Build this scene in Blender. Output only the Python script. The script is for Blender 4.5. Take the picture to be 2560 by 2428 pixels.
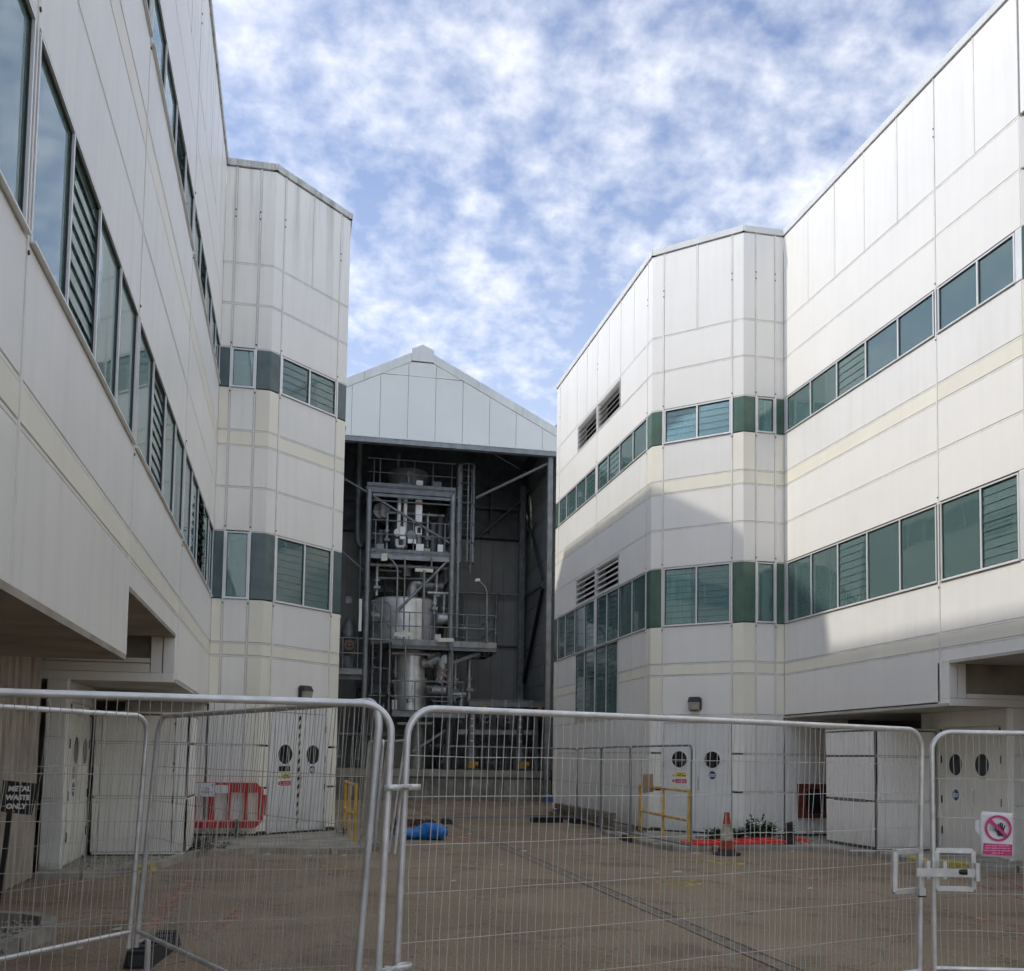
import bpy, bmesh, math, random
from mathutils import Vector, Matrix
random.seed(7)
D = bpy.data
for o in list(D.objects): D.objects.remove(o)
SC = bpy.context.scene
COL = SC.collection
R = math.radians

# ------------------------------------------------------------------ camera
cam = D.cameras.new('camera'); cob = D.objects.new('camera', cam); COL.objects.link(cob)
cam.sensor_width = 36.0; cam.lens = 36.0 * 2584.3 / 2560.0
cam.shift_y = (1723.05 - 1214.0) / 2560.0
cam.clip_start = 0.05; cam.clip_end = 3000
yaw, pitch, roll = 0.20769, 0.067367, 0.015674
fw = Vector((math.sin(yaw)*math.cos(pitch), math.cos(yaw)*math.cos(pitch), math.sin(pitch)))
rt = Vector((math.cos(yaw), -math.sin(yaw), 0)); up = rt.cross(fw)
r2 = math.cos(roll)*rt + math.sin(roll)*up; u2 = -math.sin(roll)*rt + math.cos(roll)*up
M = Matrix((r2, u2, -fw)).transposed().to_4x4(); M.translation = (0, 0, 1.7)
cob.matrix_world = M
SC.camera = cob
SC.view_settings.view_transform = 'Standard'; SC.view_settings.look = 'None'
SC.view_settings.exposure = 2.10; SC.view_settings.gamma = 1.0
SC.view_settings.use_curve_mapping = False
CY = SC.cycles; CY.use_adaptive_sampling = True; CY.adaptive_threshold = 0.03; CY.max_bounces = 8; CY.diffuse_bounces = 7; CY.glossy_bounces = 3; CY.transmission_bounces = 2; CY.transparent_max_bounces = 10; CY.caustics_reflective = False; CY.caustics_refractive = False

# ------------------------------------------------------------------ sun and sky
to_sun = Vector((-1.0, 0.16, 0.80)).normalized()
sl = D.lights.new('sun', 'SUN'); sl.energy = 0.50; sl.angle = R(1.3); sl.color = (1.0, 0.94, 0.84)
so = D.objects.new('sun', sl); COL.objects.link(so)
so.rotation_euler = to_sun.to_track_quat('Z', 'Y').to_euler(); so.location = (-30, 10, 40)
W = D.worlds.new('World'); SC.world = W; W.use_nodes = True
def world():
    nt = W.node_tree; N = nt.nodes; L = nt.links; N.clear()
    out = N.new('ShaderNodeOutputWorld'); bg = N.new('ShaderNodeBackground')
    sky = N.new('ShaderNodeTexSky'); sky.sky_type = 'NISHITA'; sky.sun_disc = False
    sky.sun_elevation = math.asin(to_sun.z); sky.sun_rotation = math.atan2(to_sun.x, to_sun.y) % (2*math.pi)
    sky.air_density = 1.0; sky.dust_density = 0.6; sky.ozone_density = 1.6
    tc = N.new('ShaderNodeTexCoord'); sep = N.new('ShaderNodeSeparateXYZ'); L.new(tc.outputs['Generated'], sep.inputs[0])
    def math_(op, a, b=None, clamp=False):
        m = N.new('ShaderNodeMath'); m.operation = op; m.use_clamp = clamp
        for i, v in enumerate((a, b)):
            if v is None: continue
            if isinstance(v, (int, float)): m.inputs[i].default_value = v
            else: L.new(v, m.inputs[i])
        return m.outputs[0]
    zc = math_('ADD', math_('MAXIMUM', sep.outputs[2], 0.0), 0.42)
    cx = math_('DIVIDE', sep.outputs[0], zc); cy = math_('DIVIDE', sep.outputs[1], zc)
    cmb = N.new('ShaderNodeCombineXYZ'); L.new(cx, cmb.inputs[0]); L.new(cy, cmb.inputs[1]); cmb.inputs[2].default_value = 8.1
    def noise(scale, detail, rough, dist):
        n = N.new('ShaderNodeTexNoise'); n.inputs['Scale'].default_value = scale; n.inputs['Detail'].default_value = detail
        n.inputs['Roughness'].default_value = rough; n.inputs['Distortion'].default_value = dist
        L.new(cmb.outputs[0], n.inputs['Vector']); return n.outputs['Fac']
    big = noise(1.3, 2, 0.5, 0.1); mid = noise(6.0, 4, 0.5, 0.0); fine = noise(25.0, 5, 0.55, 0.1)
    f = math_('ADD', math_('MULTIPLY', big, 0.48), math_('ADD', math_('MULTIPLY', mid, 0.46), math_('MULTIPLY', fine, 0.56)))
    mr = N.new('ShaderNodeMapRange'); mr.interpolation_type = 'SMOOTHSTEP'
    mr.inputs[1].default_value = 0.46; mr.inputs[2].default_value = 1.10; L.new(f, mr.inputs[0])
    # haze: more veil close to the horizon
    hz = N.new('ShaderNodeMapRange'); hz.inputs[1].default_value = 0.0; hz.inputs[2].default_value = 0.55
    hz.inputs[3].default_value = 0.52; hz.inputs[4].default_value = 0.08; L.new(sep.outputs[2], hz.inputs[0])
    fac = math_('MAXIMUM', math_('MULTIPLY', mr.outputs[0], 0.93), hz.outputs[0])
    sc = N.new('ShaderNodeVectorMath'); sc.operation = 'MULTIPLY'; L.new(sky.outputs[0], sc.inputs[0]); sc.inputs[1].default_value = (0.043, 0.044, 0.049)
    thick = N.new('ShaderNodeMix'); thick.data_type = 'RGBA'
    thick.inputs[6].default_value = (0.272, 0.276, 0.300, 1); thick.inputs[7].default_value = (0.362, 0.356, 0.350, 1)
    L.new(fine, thick.inputs[0])
    mx = N.new('ShaderNodeMix'); mx.data_type = 'RGBA'; L.new(fac, mx.inputs[0]); L.new(sc.outputs[0], mx.inputs[6]); L.new(thick.outputs[2], mx.inputs[7])
    L.new(mx.outputs[2], bg.inputs[0]); bg.inputs[1].default_value = 1.0; L.new(bg.outputs[0], out.inputs[0])
world()

# ------------------------------------------------------------------ materials
MATS = {}
def mat(name, base, rough=0.6, metal=0.0, var=0.06, vscale=1.5, streak=0.0, dirt=(0.33, 0.32, 0.26), topdirt=0.0,
        bump=0.0, bscale=40.0, spec=0.5, rnd=0.0, emit=None, speck=0.0, lowdirt=0.0, grain=0.0):
    if name in MATS: return MATS[name]
    m = D.materials.new(name); m.use_nodes = True; nt = m.node_tree; N = nt.nodes; L = nt.links
    b = N['Principled BSDF']; b.inputs['Roughness'].default_value = rough; b.inputs['Metallic'].default_value = metal
    b.inputs['Specular IOR Level'].default_value = spec
    geo = N.new('ShaderNodeNewGeometry'); pos = geo.outputs['Position']
    def noise(scale, detail=4, rough_=0.55, vec=None):
        n = N.new('ShaderNodeTexNoise'); n.inputs['Scale'].default_value = scale; n.inputs['Detail'].default_value = detail
        n.inputs['Roughness'].default_value = rough_; L.new(vec or pos, n.inputs['Vector']); return n.outputs['Fac']
    def rng(x, a, b_, c, d):
        r = N.new('ShaderNodeMapRange'); r.inputs[1].default_value = a; r.inputs[2].default_value = b_
        r.inputs[3].default_value = c; r.inputs[4].default_value = d; L.new(x, r.inputs[0]); return r.outputs[0]
    def mul(a, b_):
        n = N.new('ShaderNodeMath'); n.operation = 'MULTIPLY'
        for i, v in enumerate((a, b_)):
            if isinstance(v, float): n.inputs[i].default_value = v
            else: L.new(v, n.inputs[i])
        return n.outputs[0]
    def mixc(fac, a, c):
        n = N.new('ShaderNodeMix'); n.data_type = 'RGBA'
        if isinstance(fac, float): n.inputs[0].default_value = fac
        else: L.new(fac, n.inputs[0])
        for i, v in ((6, a), (7, c)):
            if isinstance(v, tuple): n.inputs[i].default_value = v[:3] + (1,)
            else: L.new(v, n.inputs[i])
        return n.outputs[2]
    col = tuple(base)
    if var:
        lo = tuple(max(0, c*(1-var*1.6)) for c in base); hi = tuple(min(1, c*(1+var)) for c in base)
        col = mixc(rng(noise(vscale, 5), 0.3, 0.7, 0, 1), lo, hi)
    if rnd:
        oi = N.new('ShaderNodeObjectInfo'); col = mixc(mul(oi.outputs['Random'], float(rnd)), col, tuple(c*0.72 for c in base))
    if streak or topdirt:
        vm = N.new('ShaderNodeVectorMath'); vm.operation = 'MULTIPLY'; L.new(pos, vm.inputs[0]); vm.inputs[1].default_value = (5.5, 5.5, 0.28)
        st = rng(noise(1.0, 6, 0.65, vm.outputs[0]), 0.47, 0.75, 0, 1)
        if streak: col = mixc(mul(st, float(streak)), col, tuple(dirt))
        if topdirt:
            sp = N.new('ShaderNodeSeparateXYZ'); L.new(pos, sp.inputs[0])
            zt = rng(sp.outputs[2], 11.6, 14.1, 0, 1)
            col = mixc(mul(mul(zt, st), float(topdirt)), col, tuple(dirt))
    if lowdirt:
        sp = N.new('ShaderNodeSeparateXYZ'); L.new(pos, sp.inputs[0])
        zl = rng(sp.outputs[2], 0.05, 0.75, 1, 0)
        col = mixc(mul(mul(zl, rng(noise(3.0, 6), 0.35, 0.7, 0, 1)), float(lowdirt)), col, (0.16, 0.16, 0.12))
    if grain:
        g1 = rng(noise(26, 7, 0.75), 0.42, 0.62, 0, 1); col = mixc(mul(g1, float(grain)), col, tuple(c*0.52 for c in base))
        g2 = rng(noise(5.5, 6, 0.65), 0.55, 0.72, 0, 1); col = mixc(mul(g2, float(grain)*.6), col, tuple(c*0.66 for c in base))
    if speck:
        col = mixc(mul(rng(noise(260, 2), 0.55, 0.75, 0, 1), float(speck)), col, tuple(min(1, c*2.4) for c in base))
    if isinstance(col, tuple): b.inputs['Base Color'].default_value = col[:3] + (1,)
    else: L.new(col, b.inputs['Base Color'])
    if bump:
        bp = N.new('ShaderNodeBump'); bp.inputs['Strength'].default_value = bump; bp.inputs['Distance'].default_value = 0.02
        L.new(noise(bscale, 4), bp.inputs['Height']); L.new(bp.outputs[0], b.inputs['Normal'])
    if emit:
        b.inputs['Emission Color'].default_value = emit[:3] + (1,); b.inputs['Emission Strength'].default_value = emit[3]
    MATS[name] = m; return m

DIRT = (0.30, 0.29, 0.235)
mat('panel_left', (0.90, 0.882, 0.825), 0.38, var=0.025, vscale=0.7, streak=0.13, topdirt=0.6, dirt=DIRT, rnd=0.07, bump=0.035, bscale=1.3, lowdirt=0.5)
mat('panel_right', (0.90, 0.882, 0.83), 0.40, var=0.02, vscale=0.6, streak=0.05, topdirt=0.10, dirt=DIRT, rnd=0.06, bump=0.03, bscale=1.2, lowdirt=0.5)
mat('panel_cool', (0.875, 0.865, 0.825), 0.4, var=0.025, vscale=0.9, streak=0.10, dirt=DIRT, rnd=0.12, bump=0.03, bscale=1.3, lowdirt=0.45)
mat('cream', (0.92, 0.885, 0.76), 0.42, var=0.03, vscale=1.2, streak=0.06, dirt=(0.42, 0.38, 0.27), rnd=0.25)
mat('joint', (0.84, 0.825, 0.775), 0.45, var=0.06, vscale=3, streak=0.2)
mat('backing', (0.16, 0.155, 0.15), 0.8, var=0.1)
mat('cap_left', (0.60, 0.60, 0.56), 0.5, var=0.15, vscale=2.5, streak=0.9, dirt=(0.16, 0.16, 0.13), bump=0.05)
mat('cap_right', (0.72, 0.73, 0.72), 0.4, var=0.05, streak=0.15)
mat('aluminium', (0.82, 0.82, 0.81), 0.38, 0.25, var=0.05)
mat('gasket', (0.03, 0.03, 0.032), 0.5)
mat('green_right', (0.075, 0.145, 0.105), 0.22, var=0.12, vscale=3, streak=0.12, dirt=(0.25, 0.32, 0.28), spec=0.6)
mat('green_left', (0.085, 0.130, 0.132), 0.22, var=0.12, vscale=3, streak=0.14, dirt=(0.25, 0.3, 0.3), spec=0.6)
mat('room', (0.27, 0.29, 0.28), 0.9, var=0.25, vscale=0.8)
mat('curtain', (0.86, 0.89, 0.86), 0.9, var=0.12, vscale=4)
mat('blind', (0.42, 0.48, 0.45), 0.9, var=0.15, vscale=4)
mat('louvre_metal', (0.70, 0.70, 0.68), 0.45, var=0.05)
mat('dark_void', (0.012, 0.012, 0.013), 0.9, var=0.2)
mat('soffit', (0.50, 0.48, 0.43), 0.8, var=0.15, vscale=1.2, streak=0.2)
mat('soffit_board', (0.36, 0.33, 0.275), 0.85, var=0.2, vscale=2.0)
mat('door_paint', (0.76, 0.77, 0.755), 0.42, var=0.04, vscale=1.5, streak=0.08, lowdirt=0.6)
mat('door_white', (0.80, 0.785, 0.715), 0.42, var=0.05, vscale=1.5, streak=0.12, lowdirt=0.4)
mat('ribbed_brown', (0.44, 0.385, 0.32), 0.7, var=0.2, vscale=1.5, streak=0.6, dirt=(0.13, 0.10, 0.085), lowdirt=0.6)
mat('drain_edge', (0.31, 0.265, 0.205), 0.9, var=0.25, vscale=3, bump=0.4, bscale=30, grain=0.5)
mat('concrete', (0.36, 0.335, 0.28), 0.9, var=0.25, vscale=1.6, bump=0.3, bscale=25, streak=0.25, dirt=(0.11, 0.12, 0.08))
mat('dock_concrete', (0.27, 0.265, 0.235), 0.9, var=0.35, vscale=1.2, bump=0.25, bscale=18, streak=0.75, dirt=(0.055, 0.06, 0.045), lowdirt=0.8)
mat('kerb', (0.33, 0.31, 0.265), 0.9, var=0.25, vscale=2.5, bump=0.4, bscale=30)
mat('kerb_yellow', (0.52, 0.43, 0.10), 0.85, var=0.3, vscale=6, bump=0.3, bscale=30)
mat('galv', (0.74, 0.74, 0.73), 0.36, 0.45, var=0.12, vscale=9, bump=0.03, bscale=60)
mat('galv_dull', (0.58, 0.585, 0.58), 0.45, 0.45, var=0.15, vscale=6)
mat('wire_light', (0.62, 0.60, 0.55), 0.45, 0.2, var=0.12, vscale=8)
mat('wire', (0.42, 0.40, 0.36), 0.45, 0.2, var=0.12, vscale=8)
mat('grey_tube', (0.20, 0.215, 0.235), 0.5, 0.3, var=0.12)
mat('block_black', (0.018, 0.018, 0.02), 0.7, var=0.2, vscale=10, bump=0.2)
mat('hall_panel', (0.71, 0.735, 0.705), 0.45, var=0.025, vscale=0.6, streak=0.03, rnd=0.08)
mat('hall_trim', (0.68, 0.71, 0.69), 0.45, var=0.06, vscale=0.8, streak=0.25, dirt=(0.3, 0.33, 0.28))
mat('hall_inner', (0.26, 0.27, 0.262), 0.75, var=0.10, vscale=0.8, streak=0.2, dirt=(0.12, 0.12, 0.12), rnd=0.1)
mat('hall_roof', (0.10, 0.105, 0.11), 0.8, var=0.2)
mat('steel', (0.17, 0.185, 0.195), 0.45, 0.35, var=0.2, vscale=3)
mat('steel_dark', (0.075, 0.085, 0.095), 0.5, 0.3, var=0.2, vscale=3)
mat('steel_light', (0.235, 0.25, 0.255), 0.42, 0.5, var=0.18, vscale=3)
mat('vessel', (0.66, 0.67, 0.67), 0.32, 0.5, var=0.15, vscale=2.2, bump=0.05, bscale=5)
mat('vessel_dull', (0.34, 0.36, 0.36), 0.45, 0.6, var=0.15, vscale=2, streak=0.2)
mat('pipe_clad', (0.46, 0.48, 0.48), 0.36, 0.45, var=0.25, vscale=6, bump=0.08, bscale=12)
mat('paint_white', (0.78, 0.78, 0.76), 0.45, var=0.06)
mat('rust', (0.16, 0.115, 0.10), 0.8, var=0.3, vscale=9)
mat('wheel_rust', (0.36, 0.24, 0.20), 0.7, var=0.3, vscale=9)
mat('lamp_glass', (0.60, 0.60, 0.50), 0.35, var=0.1, vscale=8)
mat('yellow', (0.72, 0.44, 0.05), 0.45, var=0.2, vscale=6, streak=0.25, dirt=(0.3, 0.2, 0.08))
mat('yellow_motor', (0.40, 0.22, 0.02), 0.5, var=0.2, vscale=5)
mat('red_plastic', (0.52, 0.018, 0.022), 0.42, var=0.18, vscale=4)
mat('red_bright', (0.80, 0.055, 0.045), 0.42, var=0.12, vscale=4)
mat('orange_cone', (0.40, 0.05, 0.02), 0.6, var=0.3, vscale=12)
mat('cone_sleeve', (0.46, 0.42, 0.33), 0.6, var=0.35, vscale=14, streak=0.4, dirt=(0.3, 0.24, 0.16))
mat('rubber', (0.055, 0.05, 0.045), 0.85, var=0.35, vscale=8)
mat('blue_bag', (0.015, 0.17, 0.50), 0.5, var=0.15, vscale=6, bump=0.5, bscale=9)
mat('wood', (0.30, 0.22, 0.125), 0.85, var=0.35, vscale=9)
mat('wood_dark', (0.085, 0.06, 0.045), 0.9, var=0.35, vscale=6)
mat('timber_old', (0.17, 0.15, 0.115), 0.9, var=0.35, vscale=6, bump=0.3)
mat('cardboard', (0.34, 0.225, 0.145), 0.85, var=0.12, vscale=6)
mat('paper', (0.80, 0.80, 0.82), 0.5, var=0.04, vscale=10)
mat('magenta', (0.62, 0.045, 0.20), 0.5, var=0.12, vscale=14)
mat('pink_text', (0.85, 0.36, 0.55), 0.5, var=0.1)
mat('black', (0.012, 0.012, 0.013), 0.45, var=0.2)
mat('white_text', (0.82, 0.82, 0.82), 0.5, var=0)
mat('sign_white', (0.80, 0.80, 0.76), 0.4, var=0.04)
mat('sign_yellow', (0.72, 0.58, 0.06), 0.4, var=0.08)
mat('sign_red', (0.50, 0.02, 0.03), 0.4, var=0.08)
mat('sign_blue', (0.025, 0.07, 0.25), 0.4, var=0.08)
mat('sign_grey', (0.34, 0.34, 0.36), 0.4, var=0.08)
mat('tape_cream', (0.66, 0.60, 0.42), 0.5, var=0.1)
mat('lamp_black', (0.03, 0.03, 0.032), 0.5)
mat('lamp_diffuser', (0.42, 0.39, 0.32), 0.4, var=0.2, vscale=12)
mat('vent_red', (0.20, 0.050, 0.032), 0.75, var=0.25, vscale=7)
mat('leaf', (0.04, 0.085, 0.035), 0.6, var=0.5, vscale=9)
mat('weed', (0.10, 0.115, 0.06), 0.8, var=0.5, vscale=7)
mat('stone', (0.28, 0.26, 0.23), 0.9, var=0.4, vscale=12)
mat('litter', (0.50, 0.48, 0.43), 0.7, var=0.15)
mat('line_red', (0.52, 0.25, 0.17), 0.85, var=0.3, vscale=7)
mat('line_yellow', (0.66, 0.50, 0.13), 0.85, var=0.3, vscale=7)
mat('grate', (0.205, 0.168, 0.125), 0.8, var=0.3, vscale=6)

def asphalt():
    m = D.materials.new('asphalt'); m.use_nodes = True; nt = m.node_tree; N = nt.nodes; L = nt.links; b = N['Principled BSDF']
    b.inputs['Roughness'].default_value = 0.88; b.inputs['Specular IOR Level'].default_value = 0.3
    pos = N.new('ShaderNodeNewGeometry').outputs['Position']
    def noise(sc_, det, ro, dist=0.0):
        n = N.new('ShaderNodeTexNoise'); n.inputs['Scale'].default_value = sc_; n.inputs['Detail'].default_value = det; n.inputs['Roughness'].default_value = ro; n.inputs['Distortion'].default_value = dist
        L.new(pos, n.inputs['Vector']); return n.outputs['Fac']
    def rng(x, a, c, d=0.0, e=1.0):
        r = N.new('ShaderNodeMapRange'); r.interpolation_type = 'SMOOTHSTEP'; r.inputs[1].default_value = a; r.inputs[2].default_value = c; r.inputs[3].default_value = d; r.inputs[4].default_value = e; L.new(x, r.inputs[0]); return r.outputs[0]
    def mixc(f, a, c):
        n = N.new('ShaderNodeMix'); n.data_type = 'RGBA'; L.new(f, n.inputs[0])
        for i, v in ((6, a), (7, c)):
            if isinstance(v, tuple): n.inputs[i].default_value = v + (1,)
            else: L.new(v, n.inputs[i])
        return n.outputs[2]
    col = mixc(rng(noise(0.35, 5, 0.6), 0.35, 0.65), (0.300, 0.222, 0.142), (0.395, 0.308, 0.208))
    col = mixc(rng(noise(0.9, 8, 0.68, 0.6), 0.50, 0.66, 0, 0.75), col, (0.165, 0.118, 0.076))          # old damp and oil stains
    col = mixc(rng(noise(2.3, 8, 0.7, 0.4), 0.60, 0.72, 0, 0.45), col, (0.44, 0.36, 0.255))             # dusty dry patches
    col = mixc(rng(noise(34, 6, 0.75), 0.44, 0.60, 0, 0.75), col, (0.13, 0.10, 0.075))                 # aggregate
    col = mixc(rng(noise(75, 4, 0.7), 0.56, 0.66, 0, 0.8), col, (0.50, 0.44, 0.36))
    vo = N.new('ShaderNodeTexVoronoi'); vo.feature = 'DISTANCE_TO_EDGE'; vo.inputs['Scale'].default_value = 0.32
    wv = N.new('ShaderNodeVectorMath'); wv.operation = 'ADD'; L.new(pos, wv.inputs[0])
    nn = N.new('ShaderNodeTexNoise'); nn.inputs['Scale'].default_value = 1.7; nn.inputs['Detail'].default_value = 5; L.new(pos, nn.inputs['Vector']); L.new(nn.outputs['Color'], wv.inputs[1]); L.new(wv.outputs[0], vo.inputs['Vector'])
    col = mixc(rng(vo.outputs['Distance'], 0.0, 0.0045, 0.8, 0.0), col, (0.075, 0.06, 0.045))          # cracks
    L.new(col, b.inputs['Base Color'])
    bp = N.new('ShaderNodeBump'); bp.inputs['Strength'].default_value = 0.9; bp.inputs['Distance'].default_value = 0.02; L.new(noise(48, 5, 0.7), bp.inputs['Height']); L.new(bp.outputs[0], b.inputs['Normal'])
    MATS['asphalt'] = m
asphalt()

def worn(name, src, thr, scale):
    """paint worn through: a mask cuts holes where the tarmac shows again"""
    m = MATS[src].copy(); m.name = name; nt = m.node_tree; N = nt.nodes; L = nt.links
    b = N['Principled BSDF']; out = N['Material Output']; geo = N.new('ShaderNodeNewGeometry')
    n = N.new('ShaderNodeTexNoise'); n.inputs['Scale'].default_value = scale; n.inputs['Detail'].default_value = 8; n.inputs['Roughness'].default_value = 0.7
    L.new(geo.outputs['Position'], n.inputs['Vector'])
    r = N.new('ShaderNodeMapRange'); r.inputs[1].default_value = thr; r.inputs[2].default_value = thr+0.14; L.new(n.outputs['Fac'], r.inputs[0])
    t = N.new('ShaderNodeBsdfTransparent'); mx = N.new('ShaderNodeMixShader'); L.new(r.outputs[0], mx.inputs[0])
    L.new(t.outputs[0], mx.inputs[1]); L.new(b.outputs[0], mx.inputs[2]); L.new(mx.outputs[0], out.inputs[0])
    MATS[name] = m
worn('worn_red', 'line_red', 0.44, 3.2); worn('worn_yellow', 'line_yellow', 0.45, 4.0)

def glass(name, tint, refl, film=0.17):
    m = D.materials.new(name); m.use_nodes = True; nt = m.node_tree; N = nt.nodes; L = nt.links; N.clear()
    out = N.new('ShaderNodeOutputMaterial'); tr = N.new('ShaderNodeBsdfTransparent'); tr.inputs[0].default_value = tint + (1,)
    gl = N.new('ShaderNodeBsdfGlossy'); gl.inputs['Roughness'].default_value = 0.03; gl.inputs[0].default_value = (0.92, 0.97, 0.96, 1)
    fr = N.new('ShaderNodeFresnel'); fr.inputs[0].default_value = refl
    geo = N.new('ShaderNodeNewGeometry'); n = N.new('ShaderNodeTexNoise'); n.inputs['Scale'].default_value = 0.9; L.new(geo.outputs['Position'], n.inputs['Vector'])
    bp = N.new('ShaderNodeBump'); bp.inputs['Strength'].default_value = 0.05; bp.inputs['Distance'].default_value = 0.05
    L.new(n.outputs['Fac'], bp.inputs['Height']); L.new(bp.outputs[0], gl.inputs['Normal'])
    # pale teal diffuse mixed into the panes to stand in for brighter reflected light
    df = N.new('ShaderNodeBsdfDiffuse'); df.inputs[0].default_value = (0.42, 0.72, 0.69, 1)
    m1 = N.new('ShaderNodeMixShader'); m1.inputs[0].default_value = film; L.new(tr.outputs[0], m1.inputs[1]); L.new(df.outputs[0], m1.inputs[2])
    mx = N.new('ShaderNodeMixShader'); L.new(fr.outputs[0], mx.inputs[0]); L.new(m1.outputs[0], mx.inputs[1]); L.new(gl.outputs[0], mx.inputs[2])
    L.new(mx.outputs[0], out.inputs[0]); MATS[name] = m
glass('glass', (0.80, 0.955, 0.925), 1.8, 0.20)
glass('glass_left', (0.72, 0.90, 0.88), 2.4, 0.30)
glass('glass_blade', (0.80, 0.95, 0.92), 1.8, 0.22)

# ------------------------------------------------------------------ mesh helpers
class MB:
    def __init__(s): s.v = []; s.f = []; s.sm = []
    def add(s, vs, fs, smooth=False):
        b = len(s.v); s.v += [tuple(v) for v in vs]; s.f += [tuple(b+i for i in f) for f in fs]; s.sm += [smooth]*len(fs); return s
    def hexa(s, p): return s.add(p, [(0,3,2,1),(4,5,6,7),(0,1,5,4),(1,2,6,5),(2,3,7,6),(3,0,4,7)])
    def box(s, x0, x1, y0, y1, z0, z1):
        return s.hexa([(x0,y0,z0),(x1,y0,z0),(x1,y1,z0),(x0,y1,z0),(x0,y0,z1),(x1,y0,z1),(x1,y1,z1),(x0,y1,z1)])
    def quad(s, a, b, c, d): return s.add([a,b,c,d], [(0,1,2,3)])
    def tube(s, pts, r, n=8, closed=False, caps=True):
        pts = [Vector(p) for p in pts]; k = len(pts); rr = r if isinstance(r, (list, tuple)) else [r]*k
        vs = []; prev = None
        for i, p in enumerate(pts):
            if closed: t = (pts[(i+1) % k]-pts[i-1])
            else: t = pts[min(i+1, k-1)]-pts[max(i-1, 0)]
            t.normalize()
            if prev is None:
                a = Vector((0,0,1)) if abs(t.z) < 0.9 else Vector((1,0,0)); x = t.cross(a).normalized()
            else:
                x = prev - t*prev.dot(t)
                if x.length < 1e-6: x = t.orthogonal()
                x.normalize()
            prev = x; y = t.cross(x)
            for j in range(n):
                a = 2*math.pi*j/n; vs.append(p + (x*math.cos(a)+y*math.sin(a))*rr[i])
        fs = []
        for i in range(k if closed else k-1):
            i2 = (i+1) % k
            for j in range(n): fs.append((i*n+j, i*n+(j+1) % n, i2*n+(j+1) % n, i2*n+j))
        s.add(vs, fs, True)
        if caps and not closed:
            b = len(s.v)-len(vs); s.f.append(tuple(b+j for j in reversed(range(n)))); s.f.append(tuple(b+(k-1)*n+j for j in range(n))); s.sm += [False, False]
        return s
    def lathe(s, c, prof, n=24, axis='z', smooth=True):
        vs = []
        for r, h in prof:
            for j in range(n):
                a = 2*math.pi*j/n; p = (r*math.cos(a), r*math.sin(a), h)
                if axis == 'y': p = (p[0], p[2], p[1])
                if axis == 'x': p = (p[2], p[0], p[1])
                vs.append((c[0]+p[0], c[1]+p[1], c[2]+p[2]))
        fs = []; k = len(prof)
        for i in range(k-1):
            for j in range(n): fs.append((i*n+j, i*n+(j+1) % n, (i+1)*n+(j+1) % n, (i+1)*n+j))
        s.add(vs, fs, smooth)
        b = len(s.v)-len(vs); s.f.append(tuple(b+j for j in reversed(range(n)))); s.f.append(tuple(b+(k-1)*n+j for j in range(n))); s.sm += [False, False]
        return s
    def beam(s, a, b, w, h, up_=(0,0,1)):
        a = Vector(a); b = Vector(b); t = (b-a).normalized(); u = Vector(up_)
        if abs(t.dot(u)) > 0.95: u = Vector((0,1,0))
        x = t.cross(u).normalized()*(w/2); y = x.cross(t).normalized()*(h/2)
        return s.hexa([a-x-y, a+x-y, a+x+y, a-x+y, b-x-y, b+x-y, b+x+y, b-x+y])
    def ibeam(s, a, b, w, h, up_=(0,0,1), t=0.03):
        a = Vector(a); b = Vector(b); d = (b-a).normalized(); u = Vector(up_)
        if abs(d.dot(u)) > 0.95: u = Vector((0,1,0))
        x = d.cross(u).normalized(); y = x.cross(d).normalized()
        s.beam(a, b, t, h, up_); s.beam(a+y*(h/2), b+y*(h/2), w, t, up_); s.beam(a-y*(h/2), b-y*(h/2), w, t, up_); return s
    def prism(s, poly, z0, z1):
        n = len(poly); vs = [(x,y,z0) for x,y in poly]+[(x,y,z1) for x,y in poly]
        fs = [tuple(reversed(range(n))), tuple(range(n, 2*n))]+[(i,(i+1) % n, n+(i+1) % n, n+i) for i in range(n)]
        return s.add(vs, fs)
    def mesh(s, name, m=None, off=(0,0,0)):
        me = D.meshes.new(name); o = Vector(off)
        me.from_pydata([Vector(v)-o for v in s.v], [], s.f); me.polygons.foreach_set('use_smooth', s.sm)
        bm = bmesh.new(); bm.from_mesh(me); bmesh.ops.recalc_face_normals(bm, faces=bm.faces); bm.to_mesh(me); bm.free()
        if any(s.sm): me.set_sharp_from_angle(angle=R(38))
        if m: me.materials.append(MATS[m])
        me.update(); return me
    def build(s, name, m, parent=None, **tags):
        if parent is None:
            xs = [v[0] for v in s.v]; ys = [v[1] for v in s.v]; zs = [v[2] for v in s.v]
            off = Vector(((min(xs)+max(xs))/2, (min(ys)+max(ys))/2, min(zs)))
        else: off = Vector(parent['_o'])
        o = D.objects.new(name, s.mesh(name, m, off)); COL.objects.link(o)
        if parent is not None: o.parent = parent
        else: o.location = off
        o['_o'] = off[:]
        for k, v in tags.items(): o[k] = v
        return o
def thing(name, loc, label, category, group=None, kind=None):
    o = D.objects.new(name, None); COL.objects.link(o); o.location = loc; o['_o'] = tuple(loc)
    o.empty_display_size = 0.2
    if label: o['label'] = label
    if category: o['category'] = category
    if group: o['group'] = group
    if kind: o['kind'] = kind
    return o
def inst(me, parent, name):
    """another object on shared mesh data (its vertices are relative to the same origin)"""
    o = D.objects.new(name, me); COL.objects.link(o); o.parent = parent; o['_o'] = parent['_o']; return o
def arc(cx, cy, r, a0, a1, n): return [(cx+r*math.cos(a0+(a1-a0)*i/n), cy+r*math.sin(a0+(a1-a0)*i/n)) for i in range(n+1)]

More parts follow.
